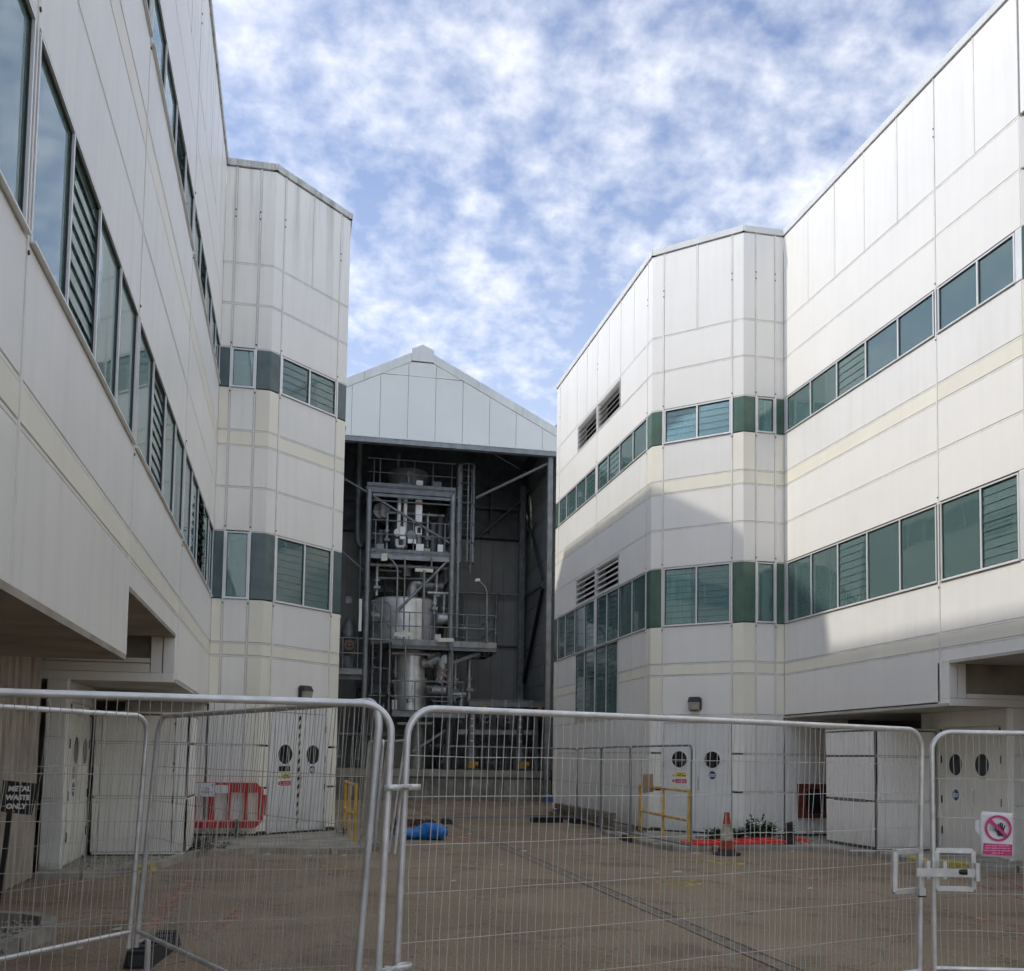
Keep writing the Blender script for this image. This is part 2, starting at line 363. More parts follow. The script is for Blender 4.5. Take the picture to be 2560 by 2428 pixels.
class Face:
    """a vertical wall plane: u runs along it, d out of it, z up"""
    def __init__(s, p0, U, Nn): s.p = Vector((p0[0], p0[1], 0)); s.U = Vector((U[0], U[1], 0)).normalized(); s.N = Vector((Nn[0], Nn[1], 0)).normalized()
    def P(s, u, d, z): return s.p + s.U*u + s.N*d + Vector((0, 0, z))
    def box(s, mb, u0, u1, z0, z1, d0, d1):
        P = s.P
        return mb.hexa([P(u0,d0,z0),P(u1,d0,z0),P(u1,d1,z0),P(u0,d1,z0),P(u0,d0,z1),P(u1,d0,z1),P(u1,d1,z1),P(u0,d1,z1)])
    def slab(s, mb, u0, u1, z0, z1, d0=-0.04, d1=0.0, c=0.006):
        """panel with a small chamfer round its face"""
        P = s.P
        vs = [P(u0,d0,z0),P(u1,d0,z0),P(u1,d0,z1),P(u0,d0,z1), P(u0,d1-c,z0),P(u1,d1-c,z0),P(u1,d1-c,z1),P(u0,d1-c,z1),
              P(u0+c,d1,z0+c),P(u1-c,d1,z0+c),P(u1-c,d1,z1-c),P(u0+c,d1,z1-c)]
        return mb.add(vs, [(3,2,1,0),(0,1,5,4),(1,2,6,5),(2,3,7,6),(3,0,4,7),(4,5,9,8),(5,6,10,9),(6,7,11,10),(7,4,8,11),(8,9,10,11)])
    def disc(s, mb, u, z, ru, d0, d1, n=24, rz=None):
        rz = rz or ru; vs = []
        for d in (d0, d1):
            for j in range(n):
                a = 2*math.pi*j/n; vs.append(s.P(u+ru*math.cos(a), d, z+rz*math.sin(a)))
        return mb.add(vs, [tuple(range(n)), tuple(range(2*n-1, n-1, -1))]+[(j,(j+1) % n,n+(j+1) % n,n+j) for j in range(n)])
    def ring(s, mb, u, z, r0, r1, d0, d1, n=28):
        vs = []
        for d in (d0, d1):
            for r in (r0, r1):
                for j in range(n):
                    a = 2*math.pi*j/n; vs.append(s.P(u+r*math.cos(a), d, z+r*math.sin(a)))
        fs = []
        for j in range(n):
            k = (j+1) % n; A = (0, n, 2*n, 3*n)
            fs += [(A[0]+j,A[0]+k,A[1]+k,A[1]+j),(A[2]+j,A[3]+j,A[3]+k,A[2]+k),(A[0]+j,A[2]+j,A[2]+k,A[0]+k),(A[1]+j,A[1]+k,A[3]+k,A[3]+j)]
        return mb.add(vs, fs)
    def poly(s, mb, pts, d0, d1):
        n = len(pts); vs = [s.P(u,d0,z) for u,z in pts]+[s.P(u,d1,z) for u,z in pts]
        return mb.add(vs, [tuple(range(n)), tuple(range(2*n-1, n-1, -1))]+[(i,(i+1) % n,n+(i+1) % n,n+i) for i in range(n)])

# ------------------------------------------------------------------ ground and paving
C = 4.6                                   # the courtyard's axis
mb = MB(); mb.quad((-1500,-600,0),(1500,-600,0),(1500,2200,0),(-1500,2200,0))
mb.build('ground', 'asphalt', kind='structure')
def pavement(name, poly, z1, m='concrete'):
    mb = MB(); mb.prism(poly, 0.0, z1); return mb.build(name, m, kind='structure')
KL = [(-3.30,14.95),(-2.75,14.98),(-2.45,15.12),(-2.15,15.5),(-1.95,16.0),(-1.82,16.7),(-1.70,17.4),(-1.45,18.2),(-1.10,18.55),(-0.6,18.62),(0.3,18.45),(1.05,18.30),(1.30,18.6),(1.35,20.2)]
PL = KL + [(1.35,22.9),(0.95,23.2),(-0.68,21.60),(-3.30,21.60)]
pl_ = pavement('pavement_left', PL, 0.075)
KR = [(7.05,22.9),(7.05,19.2),(7.15,18.8),(7.5,18.62),(8.6,18.75),(9.75,18.85),(10.15,18.55),(10.55,17.9),(10.72,17.2),(10.72,16.2),(10.85,15.55),(11.2,15.0),(11.8,14.55),(13.5,14.2)]
PR = KR + [(13.5,21.60),(9.88,21.60),(8.25,23.2)]
pr_ = pavement('pavement_right', PR, 0.075)
def kerbs(parent, line, yellow):
    pts = [Vector((x,y,0)) for x,y in line]; segs = []; acc = [pts[0]]; ln = 0
    for a, b in zip(pts, pts[1:]):
        n = max(1, round((b-a).length/0.35))
        for i in range(1, n+1): segs.append((a.lerp(b, (i-1)/n), a.lerp(b, i/n)))
    k = 0
    for i in range(0, len(segs), 2):
        a = segs[i][0]; b = segs[min(i+1, len(segs)-1)][1]; t = (b-a).normalized(); a2 = a+t*0.006; b2 = b-t*0.006
        q = Vector((-t.y, t.x, 0)); h = 0.105+random.uniform(-.006,.006); mb = MB(); e = 0.025
        prof = [(-0.075,0.0),(0.075,0.0),(0.075,h),(-0.075+e,h),(-0.075,h-e)]
        if parent is pr_: prof = [(-x,z) for x,z in prof]
        vs = [p+q*(-x)+Vector((0,0,z)) for p in (a2,b2) for x,z in prof]
        mb.add(vs, [(0,1,2,3,4),(9,8,7,6,5)]+[(j,(j+1)%5,5+(j+1)%5,5+j) for j in range(5)])
        mid = (a+b)/2
        mb.build('kerb_stone', 'kerb_yellow' if yellow(mid) else 'kerb', parent)
kerbs(pl_, KL, lambda p: -2.35 < p.x < -1.95 and p.y < 15.95)
kerbs(pr_, KR, lambda p: p.x > 10.6 and 15.4 < p.y < 16.6)
# drain channel with a slot along the yard
def drain():
    ch = thing('drain_channel', (4.05, 20, 0), None, None, kind='structure')
    mb = MB(); mb.box(3.985,4.135,3.0,39.8,0.0,0.004); mb.build('channel_bed','grate',ch)
    y = 3.0; i = 0
    meL = MB().box(3.955,3.983,0,0.997,0.0,0.014).mesh('edge_stone','drain_edge',ch['_o']); meR = MB().box(4.137,4.165,0,0.997,0.0,0.014).mesh('edge_stone','drain_edge',ch['_o'])
    while y < 39:
        for me in (meL, meR):
            o = inst(me, ch, 'edge_stone'); o.location = (random.uniform(-.004,.004), y, random.uniform(-.003,.002))
        y += 1.0; i += 1
drain()
def mark(name, poly, z, m):
    mb = MB(); mb.add([(x,y,z) for x,y in poly], [tuple(range(len(poly)))]); mb.build(name, m, kind='structure')
def stroke(name, a, b, w, z, m):
    a = Vector(a); b = Vector(b); t = (b-a).normalized(); q = Vector((-t.y,t.x))*w/2
    mark(name, [tuple(a-q),tuple(a+q),tuple(b+q),tuple(b-q)], z, m)
stroke('road_marking',(-1.33,10.7),(-1.28,14.9),0.15,0.004,'worn_red')
stroke('road_marking',(-0.78,9.9),(-0.50,11.8),0.12,0.004,'worn_red')
stroke('road_marking',(7.62,17.2),(7.55,9.0),0.10,0.004,'worn_red')
stroke('road_marking',(10.1,14.85),(8.6,9.5),0.10,0.004,'worn_red')
stroke('road_marking',(9.9,13.9),(11.6,14.6),0.10,0.004,'worn_red')
for i in range(5): stroke('road_marking',(9.7+i*.55,12.1+i*.1),(10.6+i*.5,14.0),0.10,0.005,'worn_red')
for i in range(4): stroke('road_marking',(-2.5+i*.25,11.4+i*.35),(-1.5+i*.1,11.3+i*.38),0.09,0.004,'worn_red')
mark('road_marking',[(6.75,16.9),(7.05,17.05),(7.35,16.75),(7.55,16.4),(7.3,16.05),(6.95,16.2)],0.005,'worn_yellow')
mark('road_marking',[(5.05,14.05),(5.7,14.15),(5.75,13.55),(5.2,13.45)],0.004,'worn_yellow')
mark('road_marking',[(0.5,16.45),(0.9,16.5),(0.85,16.0),(0.55,16.1)],0.004,'worn_yellow')
mark('rust_stain',[(3.2,22.6),(4.0,22.7),(4.15,21.7),(3.5,21.6)],0.004,'worn_red')

# ------------------------------------------------------------------ the two office blocks
ZW2 = (4.88, 6.26); ZW1 = (9.28, 10.10); ZTOP = 13.99; ZCAP = 14.13
ROWS = [(2.77,3.70,'P'),(3.70,3.97,'C'),(3.97,4.88,'U'),ZW2+('W',),(6.26,7.18,'P'),(7.18,8.05,'P'),(8.05,8.37,'C'),(8.37,9.28,'U'),ZW1+('W',),(10.10,11.04,'P'),(11.04,11.91,'P'),(11.91,ZTOP,'T')]
G = 0.021
def panel(F, par, u0, u1, z0, z1, m, gl=G, gr=G, gb=G, gt=G, d=0.0, name='panel'):
    mb = MB(); j = random.uniform(-.0025,.0025) if (gl and gr) else 0
    F.slab(mb, u0+gl, u1-gr, z0+gb, z1-gt, -0.04, d+j); return mb.build(name, m, par)
def strip_h(F, par, u0, u1, z): mb = MB(); F.box(mb,u0,u1,z-.015,z+.015,-.043,-.004); mb.build('joint_strip','joint',par)
def strip_v(F, par, u, z0, z1, d=0.004):
    mb = MB(); F.box(mb,u-.016,u+.016,z0,z1,-.043,d); mb.build('joint_strip','joint',par)
def backing(F, par, u0, u1, zs):
    mb = MB()
    for z0, z1 in zs: F.box(mb,u0,u1,z0,z1,-.075,-.046)
    mb.build('wall_core','backing',par)

LB_REF = [None]
def window(F, par, us, z0, z1, kinds, room=2.4, green='', split=None):
    """us: frame and mullion lines; kinds: p plain, l louvre, o open louvre, c curtained, C louvre with curtain"""
    w = 0.030; mb = MB(); u0, u1 = us[0], us[-1]; A, B = -.062, .008
    F.box(mb,u0,u1,z0+.004,z0+w,A,B); F.box(mb,u0,u1,z1-w,z1-.004,A,B)
    F.box(mb,u0,u0+w,z0+w,z1-w,A,B-.001); F.box(mb,u1-w,u1,z0+w,z1-w,A,B-.001)
    F.box(mb,u0-.01,u1+.01,z0-.012,z0+.003,A,B+.03)            # sill drip
    win = mb.build('window','aluminium',par)
    mb = MB(); F.box(mb,u0-.008,u1+.008,z1-.004,z1+.020,A,-.004); mb.build('head_gasket','gasket',win)
    for k, um in enumerate(us[1:-1]):
        mb = MB(); F.box(mb,um-.019,um+.019,z0+w,z1-w,A,B-.002); mb.build('mullion','aluminium',win)
    for k, kd in enumerate(kinds):
        a = us[k]+(w if k == 0 else .019); b = us[k+1]-(w if k == len(kinds)-1 else .019); lo, hi = z0+w, z1-w
        mb = MB()
        for (p,q,r,s_) in ((a,b,lo,lo+.012),(a,b,hi-.014,hi),(a,a+.012,lo,hi),(b-.012,b,lo,hi)): F.box(mb,p,q,r,s_,-.045,-.012)
        mb.build('gasket','gasket',win)
        if kd in 'lCo':
            n = max(3, round((hi-lo)/0.155)); h = (hi-lo)/n
            for i in range(n):
                zz = lo+i*h; t = .016 if kd != 'o' else 0.085+random.uniform(-.02,.02)
                rise = h*1.12 if kd != 'o' else h*0.72
                P = F.P; mb = MB(); th = .006
                za, zb = zz, min(zz+rise, hi)
                mb.hexa([P(a+.008,-.035+t,za),P(b-.008,-.035+t,za),P(b-.008,-.035+t-th,za),P(a+.008,-.035+t-th,za),P(a+.008,-.035,zb),P(b-.008,-.035,zb),P(b-.008,-.035-th,zb),P(a+.008,-.035-th,zb)])
                mb.build('louvre_blade','glass_blade',win)
        else:
            mb = MB(); F.box(mb,a,b,lo,hi,-.030,-.026); mb.build('pane','glass_left' if par is LB_REF[0] else 'glass',win)
        if kd in 'cCf' or (kd == 'p' and random.random() < .35) :
            # hanging vertical blind, part drawn
            full = 1.0 if kd == 'f' else (random.uniform(.45,1.0) if kd != 'p' else random.uniform(.2,.5)); side = random.random() < .5
            L = (b-a)*full; p0 = a if side else b-L; nn = max(4, int(L/.05)); P = F.P; vs = []
            for i in range(nn+1):
                uu = p0+L*i/nn; dd = -.11-.024*(i % 2)-random.uniform(0,.015)
                vs += [P(uu,dd,lo-.04), P(uu,dd,hi+.05)]
            mb = MB(); mb.add(vs,[(2*i,2*i+2,2*i+3,2*i+1) for i in range(nn)])
            mb.build('curtain','curtain' if random.random() < .7 else 'blind',win)
    return win
def room(F, par, u0, u1, z0, z1, depth):
    P = F.P; mb = MB(); a, b = -.078, -depth; lo, hi = z0-.02, z1+.02
    mb.quad(P(u0,a,lo),P(u1,a,lo),P(u1,b,lo),P(u0,b,lo)); mb.quad(P(u0,a,hi),P(u1,a,hi),P(u1,b,hi),P(u0,b,hi))
    mb.quad(P(u0,b,lo),P(u1,b,lo),P(u1,b,hi),P(u0,b,hi)); mb.quad(P(u0,a,lo),P(u0,b,lo),P(u0,b,hi),P(u0,a,hi)); mb.quad(P(u1,a,lo),P(u1,b,lo),P(u1,b,hi),P(u1,a,hi))
    mb.build('room','room',par)
def grille(F, par, u0, u1, z0, z1, n=5):
    mb = MB(); F.box(mb,u0,u1,z0,z1,-.30,-.28); 
    mb.build('grille_back','dark_void',par)
    mb = MB(); w=.03
    F.box(mb,u0-w,u1+w,z1,z1+w,-.28,.008); F.box(mb,u0-w,u1+w,z0-w,z0,-.28,.008); F.box(mb,u0-w,u0,z0,z1,-.28,.008); F.box(mb,u1,u1+w,z0,z1,-.28,.008)
    g = mb.build('grille','louvre_metal',par); h = (z1-z0)/n; P = F.P
    for i in range(n):
        z = z0+i*h+.01; mb = MB()
        mb.hexa([P(u0,.0,z),P(u1,.0,z),P(u1,-.012,z-.008),P(u0,-.012,z-.008),P(u0,-.11,z+h*.72),P(u1,-.11,z+h*.72),P(u1,-.122,z+h*.70),P(u0,-.122,z+h*.70)])
        mb.build('grille_slat','louvre_metal',g)
def portdoor(F, par, u0, u1, z0, z1, hinge, m, port, rr, signs=(), handle=True, hz=(0.45,0.95,1.55,2.2)):
    mb = MB(); F.slab(mb,u0+.004,u1-.004,z0,z1,-.03,.006,.004); d = mb.build('door',m,par)
    mb = MB(); F.ring(mb,port[0],port[1],rr,rr+.035,.004,.024); mb.build('porthole_ring','paint_white',d)
    mb = MB(); F.disc(mb,port[0],port[1],rr,.004,.010,28); mb.build('porthole_glass','port_glass',d)
    for z in hz:
        mb = MB(); F.box(mb,hinge-.012,hinge+.012,z,z+.14,.0,.022); mb.build('hinge','gasket',d)
    for sg in signs: sg(d)
    return d
D.materials  # porthole glass: dark room behind
mat('port_glass',(0.012,0.014,0.014),0.06,var=0.1,spec=0.5)
def sign_plate(F, u0, u1, z0, z1, m='sign_white', d=.006):
    def f(d_):
        mb = MB(); F.box(mb,u0,u1,z0,z1,d+.001,d+.006); return mb.build('sign_plate',m,d_)
    return f
def warn_sign(F, u0, u1, z0, z1, flip):
    def f(d_):
        s_ = MB(); F.box(s_,u0,u1,z0,z1,.007,.012); p = s_.build('sign_plate','sign_white',d_)
        W_, H_ = u1-u0, z1-z0
        X = (lambda t: u1-t*W_) if flip else (lambda t: u0+t*W_); Z = lambda t: z0+t*H_
        def bx(m, x0, x1, za, zb, dd=.0135):
            mb = MB(); a, b = sorted((X(x0),X(x1))); F.box(mb,a,b,Z(za),Z(zb),.0115,dd); return mb
        bx('',.26,.95,.58,.93).build('sign_print','sign_yellow',d_); bx('',.26,.96,.10,.42).build('sign_print','sign_red',d_)
        m1 = bx('',.45,.75,.78,.84,.0145); a, b = sorted((X(.34),X(.88))); F.box(m1,a,b,Z(.66),Z(.71),.0115,.0145); m1.build('sign_print','black',d_)
        m1 = bx('',.36,.88,.29,.335,.0145); a, b = sorted((X(.32),X(.92))); F.box(m1,a,b,Z(.17),Z(.23),.0115,.0145); m1.build('sign_print','pink_text',d_)
        mb = MB(); F.poly(mb,[(X(.04),Z(.60)),(X(.22),Z(.60)),(X(.13),Z(.84))],.0115,.0135); mb.build('sign_print','sign_yellow',d_)
        mb = MB(); F.poly(mb,[(X(.11),Z(.64)),(X(.15),Z(.64)),(X(.13),Z(.77))],.0115,.0145); mb.build('sign_print','black',d_)
        mb = MB(); F.ring(mb,X(.13),Z(.26),.06*W_,.09*W_,.0115,.0135,18); mb.build('sign_print','sign_red',d_)
        mb = MB(); F.disc(mb,X(.13),Z(.26),.03*W_,.0115,.0140,8,.07*W_); mb.build('sign_print','black',d_)
    return f
def blue_sign(F, u, z, w):
    def f(d_):
        mb = MB(); F.box(mb,u-w/2,u+w/2,z-w*.58,z+w*.58,.007,.012); mb.build('sign_plate','sign_white',d_)
        mb = MB(); F.disc(mb,u,z,w*.44,.0115,.0135,24,w*.44*1.08); mb.build('sign_print','sign_blue',d_)
        mb = MB(); F.box(mb,u-w*.36,u+w*.36,z+w*.03,z+w*.13,.0115,.0145); F.box(mb,u-w*.36,u+w*.36,z-w*.15,z-w*.05,.0115,.0145); mb.build('sign_print','sign_white',d_)
    return f

def block(s, par, PM, GREEN, CAPM):
    X = lambda a: C+s*a
    AM = 6.28 if s > 0 else 6.30
    main = Face((X(AM),21.63),(0,-1),(-s,0)); nar = Face((X(AM),21.63),(-s,0),(0,-1)); NL = AM-5.28
    cha = Face((X(5.28),21.63),(-s,1.0),(-s,-1.0)); CL = math.hypot(1.63,1.64); lng = Face((X(3.65),23.27),(0,1),(-s,0)); LL = 9.33
    cha.U = Vector((-s*1.63,1.64,0)).normalized(); cha.N = Vector((-s*1.64,-1.63,0)).normalized()
    ML = 7.98 if s > 0 else 26.6
    bays = [0,5.78,7.98] if s > 0 else [0,5.78,10.53,14.93,19.33,23.73,26.6]
    base = lambda u: 2.77 if u < 5.7 else (3.47 if s > 0 else (3.40 if u < 10.4 else 2.70))
    strip0 = {}
    for (z0, z1, t) in ROWS:
        low = z1 < 4.9
        corner = 'cream' if t in 'UC' or low else PM
        midm = 'cream' if t == 'C' else ('panel_cool' if t == 'U' else PM)
        # main wall
        if t == 'W':
            for b0, b1 in zip(bays, bays[1:]):
                n = round((b1-b0)/1.12) or 1
                a = b0+(.14 if b0 == 0 else .06); b = b1-.06
                if s > 0 and b0 == 5.78: us = [a, 6.91, 7.82]; n = 2
                else: us = [a+(b-a)*i/n for i in range(n+1)]
                kk = ['c' if random.random() < .55 else 'p' for _ in range(n)]
                if s > 0 and b0 == 0: kk = ['c','c','C','f','p'] if z0 < 6 else ['c','p','C','p','p']
                if s > 0 and b0 == 5.78: kk = ['c','C'] if z0 < 6 else ['c','c']
                if s < 0:
                    if z0 < 6: kk = {0:['f','p','o','f','c'],5.78:['c','f','C','f'],10.53:['f','c','C','f'],14.93:['f','f','C','f']}.get(b0,kk)
                    else: kk = {0:['c','p','f','l','c'],5.78:['f','C','c','f'],10.53:['f','f','c','f']}.get(b0,kk)
                window(main,par,us,z0,z1,kk)
                room(main,par,us[0]-.03,us[-1]+.03,z0,z1,2.6)
                if b0 == 0: panel(main,par,0,us[0],z0,z1,'aluminium',0,.004,.0,.0,name='corner_post')
                if s > 0 and b0 == 5.78: panel(main,par,us[-1],b1,z0,z1,'aluminium',.004,0,.0,.0,name='corner_post')
        else:
            for b0, b1 in zip(bays, bays[1:]):
                zz = max(z0, base(b0+.1)) if z0 > 2.8 or base(b0+.1) > 2.8 else base(b0+.1)
                if zz >= z1-.02: continue
                if t == 'T':
                    n = round((b1-b0)/1.12); us = [b0+(b1-b0)*i/n for i in range(n+1)]
                else: us = [b0,b1]
                for a, b in zip(us, us[1:]):
                    panel(main,par,a,b,zz,z1,midm,0.0 if a == 0 else G,G,G if zz == z0 else 0)
                    if t == 'T' and b < b1-.05: strip_v(main,par,b,z0,z1)
            if t != 'T' and z0 > 3: strip_h(main,par,0,ML,z0)
            if t == 'T': strip_h(main,par,0,ML,z0)
        # narrow return
        if t == 'W':
            panel(nar,par,0,.20,z0,z1,GREEN,0,.01,.002,.002,name='spandrel'); panel(nar,par,NL-.29,NL,z0,z1,GREEN,.01,0,.002,.002,name='spandrel')
            window(nar,par,[.235,NL-.325],z0,z1,'p'); room(nar,par,.22,NL-.31,z0,z1,1.2)
            for uu in (.215,NL-.305): mb = MB(); nar.box(mb,uu-.018,uu+.018,z0-.06,z1+.06,-.05,.016); mb.build('window_post','aluminium',par)
        else:
            panel(nar,par,0,.215,z0,z1,corner,0,G); panel(nar,par,.215,NL-.305,z0,z1,midm); panel(nar,par,NL-.305,NL,z0,z1,corner,G,0); strip_h(nar,par,0,NL,z0)
        # chamfer
        if t == 'W':
            panel(cha,par,0,.26,z0,z1,GREEN,0,.01,.002,.002,name='spandrel'); panel(cha,par,2.03,CL,z0,z1,GREEN,.01,0,.002,.002,name='spandrel')
            window(cha,par,[.31,1.145,1.98],z0,z1,'lC' if s > 0 else 'Cl'); room(cha,par,.29,2.0,z0,z1,2.0)
            for uu in (.28,2.01): mb = MB(); cha.box(mb,uu-.018,uu+.018,z0-.06,z1+.06,-.05,.016); mb.build('window_post','aluminium',par)
        else:
            panel(cha,par,0,.28,z0,z1,corner,0,G); panel(cha,par,2.01,CL,z0,z1,corner,G,0); strip_h(cha,par,0,CL,z0)
            if t == 'T': panel(cha,par,.28,1.145,z0,z1,midm); panel(cha,par,1.145,2.01,z0,z1,midm); strip_v(cha,par,1.145,z0,z1)
            else: panel(cha,par,.28,2.01,z0,z1,midm)
        # long wall
        if t == 'W':
            panel(lng,par,0,.31,z0,z1,GREEN,0,.01,.002,.002,name='spandrel'); panel(lng,par,8.92,LL,z0,z1,GREEN,.01,0,.002,.002,name='spandrel')
            for us, kk in (([.35,1.40,2.50,3.54,4.55],'ccll'),([4.72,5.74,6.80,7.93,8.88],'lplp')): window(lng,par,us,z0,z1,kk)
            room(lng,par,.33,8.9,z0,z1,2.5)
            panel(lng,par,4.55,4.72,z0,z1,'aluminium',.004,.004,0,0,name='corner_post')
        else:
            panel(lng,par,0,.33,z0,z1,corner,0,G); panel(lng,par,8.90,LL,z0,z1,corner,G,0)
            if 2.8 < z0 < 4.9: strip_h(lng,par,0,2.48,z0); strip_h(lng,par,6.72,LL,z0)
            else: strip_h(lng,par,0,LL,z0)
            if t == 'T': us = [.33,1.40,2.50,3.54,4.63,5.74,6.80,7.93,8.90]
            elif z1 < 4.9: us = None
            elif abs(z0-11.04) < .01 or abs(z0-6.26) < .01: us = 'G'
            else: us = [.33,4.63,8.90]
            if us is None:
                panel(lng,par,.33,1.42,z0,z1,midm); panel(lng,par,1.42,2.50,z0,z1,midm); panel(lng,par,6.70,8.90,z0,z1,midm)
                strip_v(lng,par,1.42,z0,z1)
            elif us == 'G':
                panel(lng,par,.33,2.47,z0,z1,midm); panel(lng,par,6.74,8.90,z0,z1,midm)
                za = z0+.06; zb = z1-.08
                for a, b in ((2.53,4.56),(4.70,6.68)):
                    panel(lng,par,a-.06,b+.06,z1-.05,z1,midm,.0,.0,0,G); panel(lng,par,a-.06,b+.06,z0,z0+.03,midm,0,0,G,0); grille(lng,par,a,b,za,zb)
            else:
                for a, b in zip(us, us[1:]):
                    panel(lng,par,a,b,z0,z1,midm)
                    if t == 'T' and abs(b-4.63) > .1 and b < 8.8: strip_v(lng,par,b,z0,z1)
    # tall windows low on the long wall
    window(lng,par,[2.53,3.54,4.60],2.90,4.86,'ll'); window(lng,par,[4.63,5.70,6.68],2.90,4.86,'ll'); room(lng,par,2.5,6.7,2.9,4.86,2.5)
    panel(lng,par,2.50,6.70,2.77,2.90,PM,G,G,G,.01)
    # vertical joint covers through the whole height
    for F, us, zb in ((main,bays[1:-1],None),(nar,[.215,NL-.305],.13),(cha,[.28,2.01],2.70),(lng,[.33,8.90],.13),(lng,[4.63],4.95)):
        for u in us:
            z_ = base(u+.1) if zb is None else zb
            if F is main: z_ = min(base(u+.1), base(u-.1))
            segs = [(z_,ZW2[0]-.05),(ZW2[1]+.05,ZW1[0]-.05),(ZW1[1]+.05,ZTOP)] if F is not main and F is not lng else [(z_,ZTOP)]
            for a, b in segs: strip_v(F,par,u,a,b,.007)
            for z in (ZW2[0]-.10,ZW2[1]+.10,ZW1[0]-.10,ZW1[1]+.10,12.9,13.05):
                if z < z_: continue
                mb = MB(); F.disc(mb,u,z,.016,.006,.016,8); mb.build('bolt','gasket',par)
    # parapet cap and core
    for F, L0 in ((main,26.6),(nar,NL),(cha,CL),(lng,LL)):
        mb = MB(); F.box(mb,-.035,L0+.035,ZTOP+.004,ZCAP+(.002 if F in (nar,lng) else 0),-.30,.034+(.002 if F in (cha,) else 0)); mb.build('parapet_cap',CAPM,par)
    nb = [(2.79,4.87),(6.28,9.27),(10.12,ZTOP)]
    backing(main,par,0,5.78,nb); backing(nar,par,0,NL,nb); backing(cha,par,0,CL,nb); backing(lng,par,0,2.5,nb); backing(lng,par,6.7,LL,nb)
    backing(lng,par,2.5,6.7,[(7.20,9.27),(10.12,11.03),(11.92,ZTOP)])
    if s > 0: backing(main,par,5.78,ML,[(3.50,4.87),(6.28,9.27),(10.12,ZTOP)])
    else: backing(main,par,5.78,10.53,[(3.42,4.87)]+nb[1:]); backing(main,par,10.53,ML,[(2.72,4.87)]+nb[1:])
    mb = MB(); mb.prism([(X(AM+.3),-5),(X(AM+.3),21.9),(X(5.5),21.9),(X(3.95),23.5),(X(3.95),32.3),(X(14),32.3),(X(14),-5)],13.6,13.8); mb.build('roof','soffit',par)
    mb = MB(); mb.box(*sorted((X(13.8),X(14))),-5,32.3,0,13.6); mb.box(*sorted((X(3.75),X(14))),32.3,32.58,.1,ZTOP); mb.box(*sorted((X(AM+.5),X(14))),-5.2,-5,2.6,ZTOP); mb.build('rear_wall','panel_cool',par)
    mb = MB(); mb.prism([(X(3.66),32.59),(X(5.28),34.24),(X(6.3),34.24),(X(6.3),41.5),(X(14),41.5),(X(14),32.59)],0,14.1); mb.build('far_wing',PM,par)
    return X, main, nar, cha, lng, AM, NL, CL

LB = thing('office_block',(-1.0,22.0,0),'white panel-clad office block in shade with teal window bands, on the left','building')
RB = thing('office_block',(10.2,22.0,0),'white panel-clad office block with sunlit upper storeys and green window bands, on the right','building')
LB_REF[0] = LB
XL_ = block(-1, LB, 'panel_left', 'green_left', 'cap_left')
XR_ = block(+1, RB, 'panel_right', 'green_right', 'cap_right')

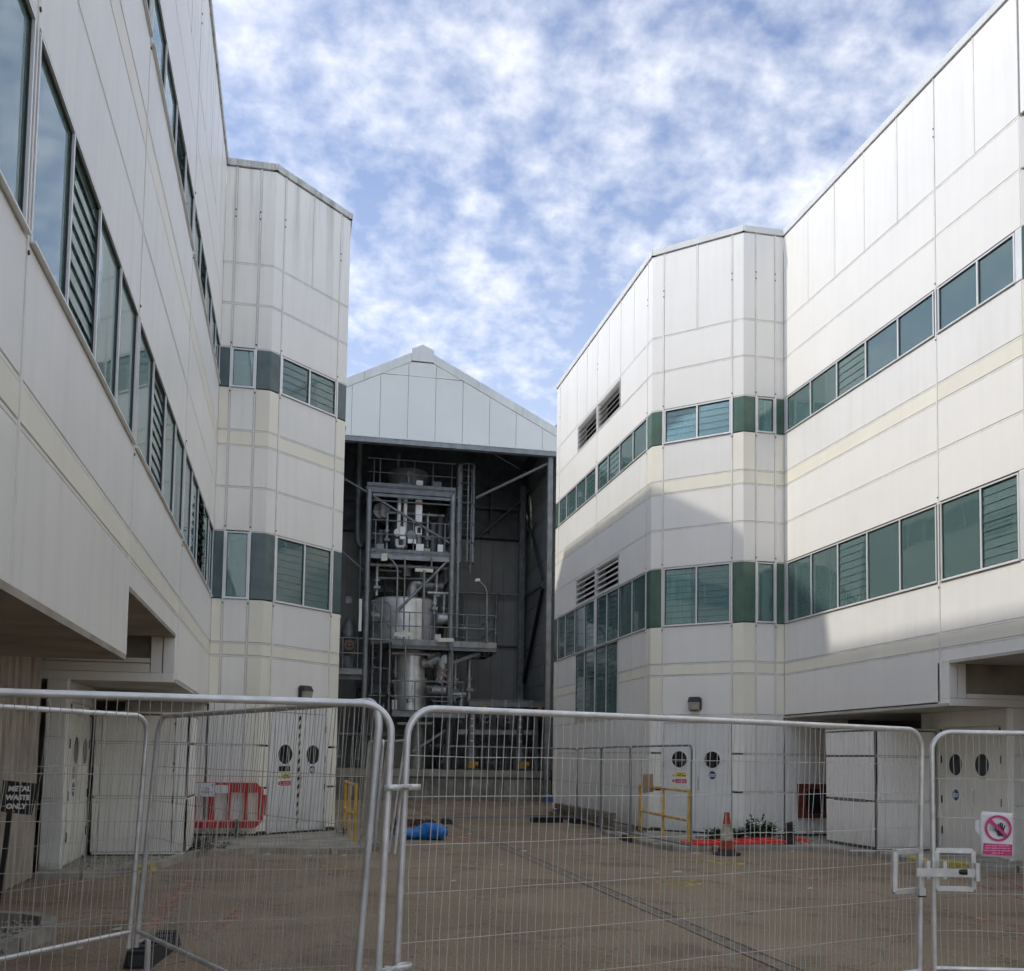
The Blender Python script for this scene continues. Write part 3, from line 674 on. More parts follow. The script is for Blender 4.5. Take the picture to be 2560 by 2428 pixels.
def ground_floor(s, par, B, PM):
    X, main, nar, cha, lng, AM, NL, CL = B
    zs = [.13,1.03,1.89,2.77]
    mb = MB(); nar.box(mb,-1.6,NL,.10,2.79,-.075,-.046); mb.build('wall_core','backing',par)
    mb = MB(); lng.box(mb,0,9.33,.10,2.79,-.075,-.046); mb.build('wall_core','backing',par)
    for z0, z1 in zip(zs, zs[1:]):
        panel(nar,par,-1.6,.0,z0,z1,PM); panel(nar,par,0,NL-.305,z0,z1,PM); panel(nar,par,NL-.305,NL,z0,z1,'cream' if s < 0 else PM,G,0)
        panel(lng,par,0,.33,z0,z1,PM,0,G)
        for a, b in ((.33,2.5),(2.5,4.63),(4.63,6.75),(6.75,8.9),(8.9,9.33)): panel(lng,par,a,b,z0,z1,PM)
        for F, a, b in ((nar,-1.6,NL),(lng,0,9.33)): strip_h(F,par,a,b,z0)
        panel(cha,par,0,.28,z0,z1,'cream' if s < 0 else PM,0,.01); panel(cha,par,2.01,CL,z0,z1,'cream' if s < 0 else PM,.01,0)
    mb = MB(); cha.box(mb,.0,CL,.06,.13,-.2,-.01); nar.box(mb,-1.6,NL,.05,.13,-.2,-.02); lng.box(mb,0,9.33,.0,.13,-.2,-.02); mb.build('plinth','gasket',par)
    # door set in the chamfer
    mb = MB(); cha.box(mb,.285,2.005,2.60,2.77,-.04,.022); cha.box(mb,.285,.345,.09,2.60,-.04,.024); cha.box(mb,1.945,2.005,.09,2.60,-.04,.024); mb.build('door_frame','door_paint',par)
    mb = MB(); cha.box(mb,.30,2.0,.09,2.7,-.12,-.05); mb.build('wall_core','backing',par)
    mid = 1.145; dp = 'door_paint'
    uW, uB = (mid+.47, mid-.40) if s > 0 else (mid-.40, mid+.42)
    if s > 0: prt = ((1.545,1.75),(.735,1.75)); rr = .19
    else: prt = ((.735,1.72),(1.555,1.72)); rr = .205
    wz = (1.17,1.47) if s > 0 else (1.04,1.34)
    # door carrying the warning sign / door carrying the blue sign
    sg1 = [warn_sign(cha,prt[0][0]-.20,prt[0][0]+.20,wz[0],wz[1],s > 0)]
    if s < 0: sg1.append(sign_plate(cha,prt[0][0]-.16,prt[0][0]+.16,1.365,1.475,'black'))
    sg2 = [blue_sign(cha,prt[1][0],1.40 if s > 0 else 1.40,.20)]
    def leaf(u0, u1, hinge, p, sg): return portdoor(cha,par,u0,u1,.11,2.59,hinge,dp,p,rr,sg)
    if s > 0:
        leaf(mid,1.94,1.955,prt[0],sg1); d2 = leaf(.35,mid,.335,prt[1],sg2)
        mb = MB(); cha.box(mb,mid-.10,mid-.055,1.05,1.36,.006,.014); cha.disc(mb,mid-.078,1.25,.022,.014,.05,10); mb.build('handle','galv_dull',d2)
    else:
        leaf(.35,mid,.335,prt[0],sg1); d2 = leaf(mid,1.94,1.955,prt[1],sg2)
        mb = MB(); cha.box(mb,mid+.05,mid+.095,1.02,1.34,.006,.014); mb.build('handle_plate','galv_dull',d2)
        mb = MB(); cha.disc(mb,mid+.075,1.25,.03,.014,.06,12); mb.build('handle','galv',d2)
        # black and cream hazard strip down the meeting stile
        n = 26; w = .03
        for i in range(n):
            z0 = .16+i*(2.35/n); h = 2.35/n; mb = MB()
            cha.poly(mb,[(mid-w,z0),(mid+w,z0+h*.55),(mid+w,z0+h*1.55),(mid-w,z0+h)],.008,.014); mb.build('hazard_strip','black' if i % 2 else 'tape_cream',d2)
    # soffit of the overhang and the end beam
    Ye = 15.62 if s > 0 else 15.52
    zb = 3.47 if s > 0 else 3.40
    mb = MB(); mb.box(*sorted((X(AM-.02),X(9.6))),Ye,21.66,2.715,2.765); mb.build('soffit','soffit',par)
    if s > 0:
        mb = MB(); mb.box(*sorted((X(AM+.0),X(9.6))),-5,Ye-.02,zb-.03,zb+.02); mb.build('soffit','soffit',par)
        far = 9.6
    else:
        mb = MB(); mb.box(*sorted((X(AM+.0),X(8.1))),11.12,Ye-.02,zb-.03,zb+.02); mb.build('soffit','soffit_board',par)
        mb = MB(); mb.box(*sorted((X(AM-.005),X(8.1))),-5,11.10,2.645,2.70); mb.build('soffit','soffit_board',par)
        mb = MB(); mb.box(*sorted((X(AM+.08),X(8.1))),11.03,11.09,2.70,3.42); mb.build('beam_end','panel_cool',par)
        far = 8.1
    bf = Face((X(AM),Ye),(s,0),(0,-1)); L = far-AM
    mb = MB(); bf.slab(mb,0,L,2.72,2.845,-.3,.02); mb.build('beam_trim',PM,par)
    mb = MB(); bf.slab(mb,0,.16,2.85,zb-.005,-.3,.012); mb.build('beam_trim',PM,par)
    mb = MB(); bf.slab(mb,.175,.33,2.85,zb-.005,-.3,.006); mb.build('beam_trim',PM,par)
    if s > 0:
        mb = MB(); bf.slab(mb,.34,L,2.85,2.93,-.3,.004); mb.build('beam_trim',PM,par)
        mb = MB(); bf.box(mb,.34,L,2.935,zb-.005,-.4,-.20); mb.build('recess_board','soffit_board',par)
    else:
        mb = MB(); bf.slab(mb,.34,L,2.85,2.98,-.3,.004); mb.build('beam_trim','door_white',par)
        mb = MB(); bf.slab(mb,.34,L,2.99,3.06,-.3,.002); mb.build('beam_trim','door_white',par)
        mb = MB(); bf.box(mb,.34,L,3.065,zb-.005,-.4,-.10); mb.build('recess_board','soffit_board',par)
    # recessed door wall beneath the overhang
    ad = 7.50 if s > 0 else 7.72
    df = Face((X(ad),17.72 if s > 0 else 17.28),(0,-1),(-s,0)); dl = 2.1 if s > 0 else 1.85
    mb = MB(); df.box(mb,-.6,dl,.05,2.72,-.12,-.04); mb.build('recess_wall','door_white',par)
    mb = MB(); df.box(mb,.02,.10,.10,2.5,-.04,.0); df.box(mb,dl-.30,dl,.10,2.71,-.04,.004); df.box(mb,.10,dl-.30,2.42,2.71,-.04,.0); mb.build('door_frame','door_white',par)
    w = (dl-.42)/2
    for k in range(2):
        u0 = .11+k*w; pu = u0+w*(.52 if k == 0 else .42)
        sg = []
        if (k == 0) == (s > 0): sg = [blue_sign(df,u0+w*.5,1.16,.22), sign_plate(df,u0+w*.5-.1,u0+w*.5+.1,1.31,1.48,'sign_grey' if s < 0 else 'sign_white')]
        d = portdoor(df,par,u0,u0+w,.12,2.40,u0 if k == 0 else u0+w,'door_white',(pu,1.72),.20,sg,hz=(.42,1.0,1.75,2.25))
        if k == 1:
            mb = MB(); uu = u0+.10; df.box(mb,uu-.02,uu+.02,.95,1.30,.05,.075); df.box(mb,uu-.012,uu+.012,.96,.985,.006,.052); df.box(mb,uu-.012,uu+.012,1.265,1.29,.006,.052); mb.build('pull_handle','paint_white',d)
    # front return beside the doors
    fy = 15.6 if s > 0 else 15.42
    ff = Face((X(ad),fy),(s,0),(0,-1)); fl = 2.1 if s > 0 else .26
    mb = MB(); ff.box(mb,-.02,fl,.05,2.72,-.14,-.045); mb.build('recess_wall',PM,par)
    for z0, z1 in ((.13,1.03),(1.03,1.89),(1.89,2.71)):
        panel(ff,par,-.01,fl,z0,z1,PM if s > 0 else 'panel_cool',0,.0); strip_h(ff,par,.02,fl-.01,z0)
ground_floor(-1, LB, XL_, 'panel_left')
ground_floor(+1, RB, XR_, 'panel_right')

# near continuation of the right block past its next setback
def right_near():
    X = XR_[0]; AM = 6.28; par = RB
    F1 = Face((X(AM),13.65),(1,-1),(-1,-1)); F2 = Face((X(AM)+.42,13.23),(0,-1),(-1,0))
    top = Face((X(AM),13.65),(0,-1),(-1,0))
    for i in range(17): panel(top,par,i*1.12,(i+1)*1.12,11.91,ZTOP,'panel_right')
    mb = MB(); top.box(mb,0,19,11.90,ZTOP,-.075,-.046); top.box(mb,0,19,11.87,11.91,-1.2,-.05); mb.build('wall_core','backing',par)
    for (z0,z1,t) in ROWS[:-1]:
        if z1 < 3.5: continue
        z0 = max(z0,3.47)
        m = 'green_right' if t == 'W' else ('cream' if t in 'CU' else 'panel_right')
        panel(F1,par,0,.59,z0,z1,m,0,0,.004 if t == 'W' else G,.004 if t == 'W' else G)
        for a in (0,4.5,9,13.5): panel(F2,par,a,a+4.5,z0,z1,'panel_right' if t != 'W' else 'green_right',0 if a == 0 else G,G)  # unseen near end lengthened to bounce sunlit light onto the left block
    mb = MB(); F1.box(mb,0,.59,3.5,11.9,-.075,-.046); F2.box(mb,0,18,3.5,11.9,-.075,-.046); mb.build('wall_core','backing',par)
right_near()

# ribbed brown sheet wall under the left block
def ribbed():
    F = Face((C-7.98,15.0),(0,-1),(1,0)); t = thing('ribbed_wall',(-3.38,10,0),'brown ribbed metal sheet wall under the left overhang','wall')
    u = 0; w = .30
    while u < 12:
        mb = MB(); pr = [(0,.0),(.05,.0),(.075,.035),(.225,.035),(.25,.0),(.30,.0)]
        vs = []; 
        for z in (0.02,3.36):
            vs += [F.P(u+a,d,z) for a,d in pr]+[F.P(u+.30,-.03,z),F.P(u,-.03,z)]
        n = 8; mb.add(vs,[tuple(range(n)),tuple(range(2*n-1,n-1,-1))]+[(i,(i+1)%n,n+(i+1)%n,n+i) for i in range(n)])
        mb.build('ribbed_sheet','ribbed_brown',t); u += w
    mb = MB(); F.box(mb,-.06,12,3.0,3.16,-.03,.06); mb.build('rail','panel_cool',t)
ribbed()

# white plant enclosures standing under each overhang
def enclosure(s, label, x0, x1, y0, y1, ztop):
    X0, X1 = (x0, x1); par = thing('plant_enclosure',((x0+x1)/2,(y0+y1)/2,0),label,'enclosure')
    mb = MB(); mb.box(x0+.041,x1-.041,y0+.041,y1-.02,.08,ztop-.03); mb.build('core','backing',par)
    mb = MB(); mb.box(x0-.02,x1+.02,y0-.02,y1,ztop-.03,ztop); mb.build('lid','door_white',par)
    ff = Face((x0,y0),(1,0),(0,-1)); L = x1-x0
    sf = Face((x0 if s > 0 else x1,y0),(0,1),(-s,0)); S = y1-y0
    m1, m2 = ('panel_right','panel_right') if s > 0 else ('door_white','panel_left')
    rows = ((.12,1.0),(1.0,1.86),(1.86,ztop-.04))
    for z0, z1 in rows:
        if s > 0:
            panel(ff,par,0,.20,z0,z1,m1,0,.003); panel(ff,par,.20,L,z0,z1,m1,.003,.0); panel(sf,par,0,.20,z0,z1,m2,0,.01); panel(sf,par,.20,S,z0,z1,m2,.01,0)
        else:
            panel(ff,par,.0,.10,z0,z1,m1,0,.004); panel(ff,par,.10,L-.23,z0,z1,m1,.006,.008); panel(ff,par,L-.23,L,z0,z1,m2,.006,0); panel(sf,par,0,S,z0,z1,m2,0,0)
        mb = MB(); ff.box(mb,.02,L-.02,z0-.014,z0+.014,-.043,-.010); mb.build('joint_strip','joint',par)
    if s < 0:
        for i in range(9):
            mb = MB(); z = random.choice((.95,.55,1.05,1.5,1.9,2.1,.3)); ff.disc(mb,L-.23,z+random.uniform(-.1,.1),.015,-.01,.012,8); mb.build('bolt','gasket',par)
    else:
        mb = MB(); sf.box(mb,.35,1.55,.97,1.03,-.02,.004); mb.build('slot','backing',par)
enclosure(-1,'cream boxed-in plant enclosure with three panel rows under the left overhang',-3.06,-1.62,17.32,18.6,2.36)
enclosure(+1,'white boxed-in plant enclosure with a corner edge under the right overhang',10.83,12.10,17.82,19.68,2.40)

# ------------------------------------------------------------------ the open-fronted hall
HY = 40.0; HB = 46.4; HX0, HX1 = -1.15, 10.35
HALL = thing('hall',(4.6,41.5,0),'pale blue-grey gabled hall with an open front at the end of the yard','building')
zt = lambda x: 17.34-0.5*(abs(x-C)-.44) if abs(x-C) > .44 else 17.34      # underside of the verge boards
zv = lambda x: 17.70-0.5*(abs(x-C)-.44)
hf = Face((0,HY),(1,0),(0,-1))
xs = [HX0]+[C+.547*(2*k-1) for k in range(-4,6)]+[HX1]
xs = sorted(x for x in xs if HX0 <= x <= HX1)
for a, b in zip(xs, xs[1:]):
    a2, b2 = a+.008, b-.008
    def top(x): return min(16.75, zt(x)-.01)
    pts = [(a2,14.23),(b2,14.23),(b2,top(b2))]
    for br in (C-1.62,C+1.62):
        if a2 < br < b2: pts.append((br,top(br)))
    pts.append((a2,top(a2)))
    mb = MB(); hf.poly(mb,pts,-.05,0); mb.build('gable_panel','hall_panel',HALL)
    if zt(a2) > 16.78 or zt(b2) > 16.78:
        def t2(x): return max(16.765, zt(x)-.01)
        up_ = [(a2,16.765),(b2,16.765),(b2,t2(b2))]
        for br in (C+.44,C-.44):
            if a2 < br < b2: up_.append((br,t2(br)))
        up_.append((a2,t2(a2)))
        if max(z for _,z in up_) > 16.8: mb = MB(); hf.poly(mb,up_,-.05,0); mb.build('gable_panel','hall_panel',HALL)
mb = MB(); hf.poly(mb,[(HX0,14.2),(HX1,14.2),(HX1,zt(HX1)),(C,17.3),(HX0,zt(HX0))],-.09,-.055); mb.build('gable_core','steel_light',HALL)
for sg in (-1,1):
    for i in range(3):
        a = C+sg*(.445+i*1.83); b = C+sg*(.445+(i+1)*1.83-.012); pts = [(a,zt(a)),(b,zt(b)),(b,zv(b)),(a,zv(a))]
        mb = MB(); hf.poly(mb,pts,-.35,.03); mb.build('verge_board','hall_trim',HALL)
mb = MB(); hf.poly(mb,[(C-.44,17.38),(C+.44,17.38),(C+.44,17.86),(C,18.06),(C-.44,17.86)],-.35,.045); mb.build('ridge_cap','hall_trim',HALL)
mb = MB(); mb.box(HX0,HX1,HY-.03,HY+.15,14.172,14.226); mb.build('flashing','hall_trim',HALL)
mb = MB(); mb.box(HX0,HX1,HY+.0,HY+.30,13.98,14.168); mb.build('lintel','steel_light',HALL)
for sg in (-1,1):
    mb = MB(); e = HX0 if sg < 0 else HX1
    mb.quad((C,HY+.05,17.85),(e,HY+.05,zv(e)),(e,HB,zv(e)),(C,HB,17.85)); mb.build('roof','hall_roof',HALL)
    for k in range(4):
        x = C+sg*(1.2+k*1.4); mb = MB(); mb.beam((x,HY+.3,zv(x)-.15),(x,HB-.1,zv(x)-.15),.10,.16); mb.build('purlin','steel_dark',HALL)
# side walls of cladding boards
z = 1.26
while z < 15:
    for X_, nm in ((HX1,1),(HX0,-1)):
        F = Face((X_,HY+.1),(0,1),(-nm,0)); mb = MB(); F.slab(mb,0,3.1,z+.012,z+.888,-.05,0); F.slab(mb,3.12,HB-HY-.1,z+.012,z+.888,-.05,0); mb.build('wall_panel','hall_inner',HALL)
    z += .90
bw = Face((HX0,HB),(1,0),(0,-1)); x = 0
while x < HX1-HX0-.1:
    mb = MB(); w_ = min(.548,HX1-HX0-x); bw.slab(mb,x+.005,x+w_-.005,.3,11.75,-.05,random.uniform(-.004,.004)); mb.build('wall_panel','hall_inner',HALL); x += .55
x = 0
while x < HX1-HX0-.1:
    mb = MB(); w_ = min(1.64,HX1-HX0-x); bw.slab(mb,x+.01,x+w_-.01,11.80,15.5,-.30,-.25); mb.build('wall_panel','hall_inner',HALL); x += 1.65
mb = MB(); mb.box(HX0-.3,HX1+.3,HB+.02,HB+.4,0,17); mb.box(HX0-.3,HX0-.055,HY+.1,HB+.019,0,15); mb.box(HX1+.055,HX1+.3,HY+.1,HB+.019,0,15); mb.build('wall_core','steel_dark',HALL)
def beamobj(a, b, w, h, m='steel', nm='beam', par=HALL, I=False):
    mb = MB(); (mb.ibeam if I else mb.beam)(a, b, w, h); return mb.build(nm, m, par)
def pipeobj(pts, r, m='steel', nm='pipe', par=HALL, n=10):
    mb = MB(); mb.tube(pts, r, n); return mb.build(nm, m, par)
beamobj((9.95,40.35,0),(9.95,40.35,14.0),.20,.20,'steel_light','column',I=True)
beamobj((10.05,46.0,0),(10.05,46.0,14.3),.24,.24,'steel','column',I=True)
beamobj((-.6,40.4,0),(-.6,40.4,14.0),.22,.22,'steel','column',I=True)
pipeobj([(10.0,40.4,13.85),(7.19,42.0,12.56)],.06,'steel_light','brace')
pipeobj([(7.97,46.0,11.76),(10.11,46.0,13.74)],.055,'steel','brace')
pipeobj([(10.2,46.2,13.45),(10.2,42.44,9.33)],.055,'steel_dark','brace'); pipeobj([(10.2,46.2,9.06),(10.2,42.4,9.10)],.055,'steel_dark','brace')
pipeobj([(10.2,42.42,8.93),(10.2,45.75,5.2)],.085,'black','brace'); pipeobj([(10.2,46.2,14.0),(10.2,42.2,13.97)],.06,'steel','brace')
pipeobj([(1.5,42.0,13.1),(2.75,42.0,12.45)],.045,'steel_light','brace'); pipeobj([(1.4,42.2,10.3),(2.6,42.2,9.3)],.04,'steel','brace')
for z_ in (13.2,11.85): beamobj((HX0,HB-.32,z_),(HX1-.1,HB-.32,z_),.10,.14,'steel_dark','girt')
beamobj((6.0,HB-.1,6.85),(10.3,HB-.1,6.85),.10,.08,'steel_dark','girt')
for x_ in (7.0,8.6): beamobj((x_,HB-.36,11.85),(x_,HB-.36,14.6),.09,.09,'steel_dark','girt')
# loading dock
dock = thing('loading_dock',(4.6,41.2,0),'stained concrete loading dock wall across the hall front','dock')
for i in range(8):
    a = -1.1+i*1.43; mb = MB(); mb.box(a+.006,a+1.424,41.0,46.3,0.0,.84); mb.build('concrete_bay','dock_concrete',dock)
for i in range(8):
    a = -1.1+i*1.43; mb = MB(); mb.box(a+.004,a+1.426,41.25,46.3,.842,1.22); mb.build('concrete_kerb','concrete',dock)
mb = MB(); mb.box(-1.1,10.3,40.97,41.04,.86,.96); mb.build('edge_angle','steel_dark',dock)

# ------------------------------------------------------------------ plant in the hall
TW = thing('steel_tower',(4.5,43,1.22),'grey steel equipment tower with decks, rails and diagonal braces inside the hall','tower')
FY, BY = 42.0, 45.0; TX0, TX1 = 2.76, 6.22
for (x, y, m) in ((TX0,FY,'steel_light'),(TX1,FY,'steel_light'),(TX0,BY,'steel_dark'),(TX1,BY,'steel_dark')):
    if y == FY: mb = MB(); mb.tube([(x,y,1.22),(x,y,6.5),(x,y,12.6)],.115,14); mb.tube([(x,y,8.36),(x,y,8.44)],.15,14); mb.build('column',m,TW)
    else: beamobj((x,y,1.22),(x,y,12.6),.2,.2,m,'column',TW,True)
def deck(x0, x1, y0, y1, z, m='steel_light', h=.22):
    mb = MB(); mb.ibeam((x0,y0,z-.12),(x1,y0,z-.12),.12,h); mb.build('deck_edge',m,TW)
    mb = MB(); mb.ibeam((x0,y1,z-.12),(x1,y1,z-.12),.12,h); mb.build('deck_edge','steel_dark',TW)
    for x in (x0,x1): mb = MB(); mb.ibeam((x,y0,z-.13),(x,y1,z-.13),.12,h-.03); mb.build('deck_edge','steel',TW)
    mb = MB(); mb.box(x0,x1,y0,y1,z,z+.03); mb.build('deck_plate','steel_dark',TW)
    mb = MB(); mb.box(x0,x1,y0-.055,y0-.04,z+.03,z+.16); mb.build('toe_board','steel',TW)
deck(2.66,6.32,FY,BY,12.75,'steel'); deck(2.88,6.14,FY,BY,10.02,'steel_light')
mb = MB(); mb.beam((2.9,FY-.02,12.40),(6.1,FY-.02,12.40),.10,.12); mb.build('beam','steel',TW)
pipeobj([(2.9,FY+.05,12.37),(6.1,FY+.05,10.60)],.055,'steel_light','brace',TW); pipeobj([(6.1,FY+.05,9.9),(4.0,FY-.1,7.65)],.06,'steel_light','brace',TW)
pipeobj([(2.9,FY,12.18),(6.1,FY,12.18)],.035,'steel','rail',TW)
def handrail(pts, posts, r=.024, m='steel_light', par=TW, nm='handrail'):
    mb = MB(); mb.tube(pts,r,8); mb.build(nm,m,par)
    for a, b in posts: mb = MB(); mb.tube([a,b],r*.95,8); mb.build('rail_post',m,par)
for z_ in (11.36,10.79): handrail([(2.9,FY-.05,z_),(6.1,FY-.05,z_)],[((x,FY-.05,10.05),(x,FY-.05,11.36)) for x in (3.05,4.6,5.9)] if z_ > 11 else [])
for z_ in (14.02,13.44): handrail([(2.7,FY+.3,z_),(6.35,FY+.3,z_)],[((x,FY+.3,12.78),(x,FY+.3,14.02)) for x in (2.95,3.2,4.62,5.4,6.2)] if z_ > 13.9 else [],m='steel')
# big deck at mid height
def deck1():
    z = 6.34; x0, x1, y0, y1 = 3.76, 8.05, 41.4, 44.6
    mb = MB(); mb.box(x0,x1,y0,y1,z-.05,z); mb.build('deck_plate','steel_dark',TW)
    for a, b in ((x0,5.2),(5.22,6.55),(6.57,7.3),(7.32,x1)): mb = MB(); mb.box(a,b,y0-.03,y0-.01,z-.14,z+.10); mb.build('toe_board','steel_light',TW)
    mb = MB(); mb.ibeam((x0,y0+.05,z-.17),(x1,y0+.05,z-.17),.12,.2); mb.build('deck_edge','steel',TW)
    mb = MB(); mb.ibeam((x1,y0,z-.17),(x1,y1,z-.17),.12,.2); mb.build('deck_edge','steel_dark',TW)
    for y in (42.2,43.4): mb = MB(); mb.ibeam((6.3,y,z-.3),(8.0,y,z-.3),.12,.22); mb.build('beam','steel_dark',TW)
    mb = MB(); mb.beam((6.35,41.9,5.6),(7.6,41.9,6.12),.12,.14); mb.build('bracket','steel',TW)
    for k in range(5): mb = MB(); mb.beam((7.3+.16*k,41.6,z-.22-.02*k),(7.3+.16*k,43.5,z-.22-.02*k),.10,.16); mb.build('bracket','steel_dark',TW)
    for zz in (7.54,6.98):
        handrail([(5.07,y0,zz),(8.0,y0,zz),(8.0,y1,zz),(7.0,y1,zz)],[((x,y0,z),(x,y0,7.54)) for x in (5.47,6.81,8.0)]+[((8.0,y,z),(8.0,y,7.54)) for y in (42.4,43.5,44.6)] if zz > 7.2 else [])
        handrail([(3.8,y0,zz),(5.0,y0,zz)],[((4.45,y0,z),(4.45,y0,zz))] if zz > 7.2 else [])
    handrail([(5.25,y0-.02,7.0),(5.3,y0-.02,6.95),(5.3,y0-.02,6.3),(5.45,y0-.02,6.2),(5.7,y0-.02,6.2)],[])
deck1()
# lower deck
def deck2():
    z = 3.60; mb = MB(); mb.box(3.85,6.8,41.5,43.4,z-.04,z); mb.build('deck_plate','steel_dark',TW)
    mb = MB(); mb.ibeam((3.85,41.5,z-.16),(6.8,41.5,z-.16),.12,.2); mb.build('deck_edge','steel_light',TW)
    mb = MB(); mb.ibeam((6.8,41.5,z-.16),(6.8,43.4,z-.16),.12,.2); mb.build('deck_edge','steel',TW)
    handrail([(3.66,41.5,4.25),(3.66,41.5,4.55),(3.80,41.5,4.76),(6.70,41.5,4.78),(6.70,43.2,4.78)],[((x,41.5,z),(x,41.5,4.78)) for x in (3.95,4.75,5.85,6.7)])
    handrail([(3.66,41.5,4.25),(3.82,41.5,4.13),(6.72,41.5,4.17),(6.72,43.2,4.17)],[])
    handrail([(5.43,41.5,4.05),(5.5,41.5,3.98),(6.2,41.5,3.98),(6.45,41.5,4.15)],[]); handrail([(5.43,41.9,4.5),(5.55,41.9,4.6),(6.27,41.9,4.61),(6.67,41.5,4.76)],[])
    beamobj((4.77,42.1,1.95),(6.36,42.1,2.98),.07,.10,'steel_light','brace',TW)
    beamobj((4.1,41.7,3.05),(5.5,41.7,3.09),.08,.09,'steel_light','beam',TW)
deck2()
# left platform
LPt = thing('valve_platform',(2.2,42.5,5.2),'small steel side platform with handrail beside the left wall of the hall','platform')
mb = MB(); mb.box(1.2,2.86,42,44.5,5.22,5.27); mb.build('deck_plate','steel_dark',LPt)
mb = MB(); mb.ibeam((1.2,42,5.12),(2.86,42,5.12),.12,.2); mb.build('deck_edge','steel_light',LPt)
mb = MB(); mb.box(1.2,2.7,42.2,42.3,4.8,5.0); mb.build('beam','steel',LPt)
for zz in (6.47,5.86): handrail([(1.2,41.98,zz),(2.82,41.98,zz)],[((x,41.98,5.2),(x,41.98,6.47)) for x in (1.85,2.45)] if zz > 6 else [],par=LPt)
# vessels
def vessel(name, label, c, prof, m, cat='vessel', n=40, bands=()):
    t = thing(name,(c[0],c[1],c[2]),label,cat); mb = MB(); mb.lathe(c,prof,n); mb.build('shell',m,t)
    for r, h0, h1 in bands: mb = MB(); mb.lathe(c,[(r,h0),(r,h1)],n); mb.build('band',m,t)
    return t
vessel('top_tub','squat grey tub on the top deck of the tower',(4.52,43.8,12.78),[(.86,0),(.86,1.05),(.80,1.14),(0.05,1.2)],'vessel_dull')
v2 = vessel('drum_vessel','wide bare-metal drum with a shiny band at mid height of the tower',(4.42,43.4,6.36),[(1.38,0),(1.38,1.86),(1.30,1.93),(.1,1.98)],'vessel',bands=((1.395,.9,.94),(1.395,1.5,1.54)))
v3 = vessel('column_vessel','tall aluminium-clad column under the middle deck',(4.72,42.9,3.6),[(.66,0),(.66,.62),(.69,.62),(.69,.70),(.65,.70),(.65,1.28),(.68,1.28),(.68,1.40),(.60,1.40),(.60,2.5)],'vessel')
mb = MB(); mb.box(4.38,4.44,42.20,42.26,3.92,4.10); mb.box(4.50,4.56,42.20,42.26,3.92,4.10); mb.tube([(4.55,42.22,4.08),(4.62,42.22,4.14),(4.82,42.22,4.03),(4.80,42.22,3.96),(4.58,42.22,3.98)],.012,6); mb.build('latch','steel_dark',v3)
mb = MB(); mb.box(4.70,4.715,42.235,42.26,4.30,4.9); mb.build('seam','steel_dark',v3)
vessel('lower_pipe_stack','plain grey riser under the lower deck beside the dock',(5.05,42.9,1.22),[(.33,0),(.33,2.2)],'vessel_dull','pipe',28)
vessel('mid_vessel','grey vessel half hidden behind white pipes on the upper deck',(4.45,44.2,10.05),[(.72,0),(.72,1.6),(.95,1.7),(.95,2.35),(.6,2.5)],'steel','vessel',32)
t = thing('side_motor',(3.35,43.5,11.6),'pale round drum with a flat panel at the left of the upper deck','machine')
mb = MB(); mb.lathe((3.35,43.2,12.0),[(.34,-.25),(.36,0),(.36,.5)],24,'y'); mb.build('drum','steel_light',t)
mb = MB(); mb.box(3.30,3.48,42.75,42.82,11.7,12.3); mb.build('panel_box','steel_light',t)
# pipework and fittings
def pipes(name, label, items, cat='pipe', loc=None):
    t = thing(name, loc or items[0][1][0], label, cat)
    for nm, pts, r, m in items: mb = MB(); mb.tube(pts,r,14); mb.build(nm,m,t)
    return t
pipes('white_pipes','pair of white vertical pipes with a white header on the upper deck',[('pipe',[(4.02,42.35,12.4),(4.02,42.35,11.0)],.075,'paint_white'),('pipe',[(4.28,42.35,12.4),(4.28,42.35,10.45),(4.24,42.35,10.38),(4.0,42.35,10.38),(3.96,42.35,10.45),(3.96,42.35,10.7)],.075,'paint_white'),('header',[(3.92,42.35,12.48),(4.64,42.35,12.48)],.09,'paint_white')])
pipes('top_pipe','bent grey pipe over the top deck',[('pipe',[(4.0,42.5,12.8),(4.0,42.5,13.05),(4.08,42.5,13.1),(4.7,42.5,13.1)],.06,'steel_light'),('riser',[(4.42,42.6,13.1),(4.42,42.6,13.5)],.09,'steel_light'),('flange',[(4.42,42.5,13.5),(4.42,42.75,13.5)],.12,'steel_light'),('pipe',[(4.05,43.3,13.9),(4.05,43.3,14.6)],.06,'steel'),('pipe',[(4.28,43.1,13.9),(4.28,43.1,14.25)],.02,'steel')])
t = thing('white_duct',(4.85,42.3,10.9),'tall white square duct with red bands on the upper deck','duct')
for z0, z1, m in ((12.78,13.18,'paint_white'),(12.22,12.70,'paint_white'),(11.75,12.15,'paint_white'),(11.42,11.73,'paint_white'),(10.90,11.26,'paint_white')): mb = MB(); mb.box(4.70,4.97,42.2,42.45,z0,z1); mb.build('duct_section',m,t)
for z0 in (12.16,11.33): mb = MB(); mb.box(4.82,4.98,42.19,42.46,z0,z0+.055); mb.build('red_band','sign_red',t)
mb = MB(); mb.box(4.72,4.95,42.22,42.44,11.25,12.8); mb.build('core','steel_light',t)
mb = MB(); mb.box(4.78,4.92,42.185,42.2,10.97,11.2); mb.build('opening','black',t)
t = thing('white_machine',(4.3,42.1,10.05),'white machine with a round disc, boxes and a base plate on the upper deck','machine')
mb = MB(); mb.lathe((3.97,42.12,10.93),[(.16,0),(.16,.06)],24,'y'); mb.build('disc','paint_white',t)
mb = MB(); mb.box(4.05,4.25,41.98,42.2,10.64,11.16); mb.build('box','paint_white',t)
mb = MB(); mb.box(4.38,4.72,42.0,42.2,10.2,10.66); mb.build('box','paint_white',t)
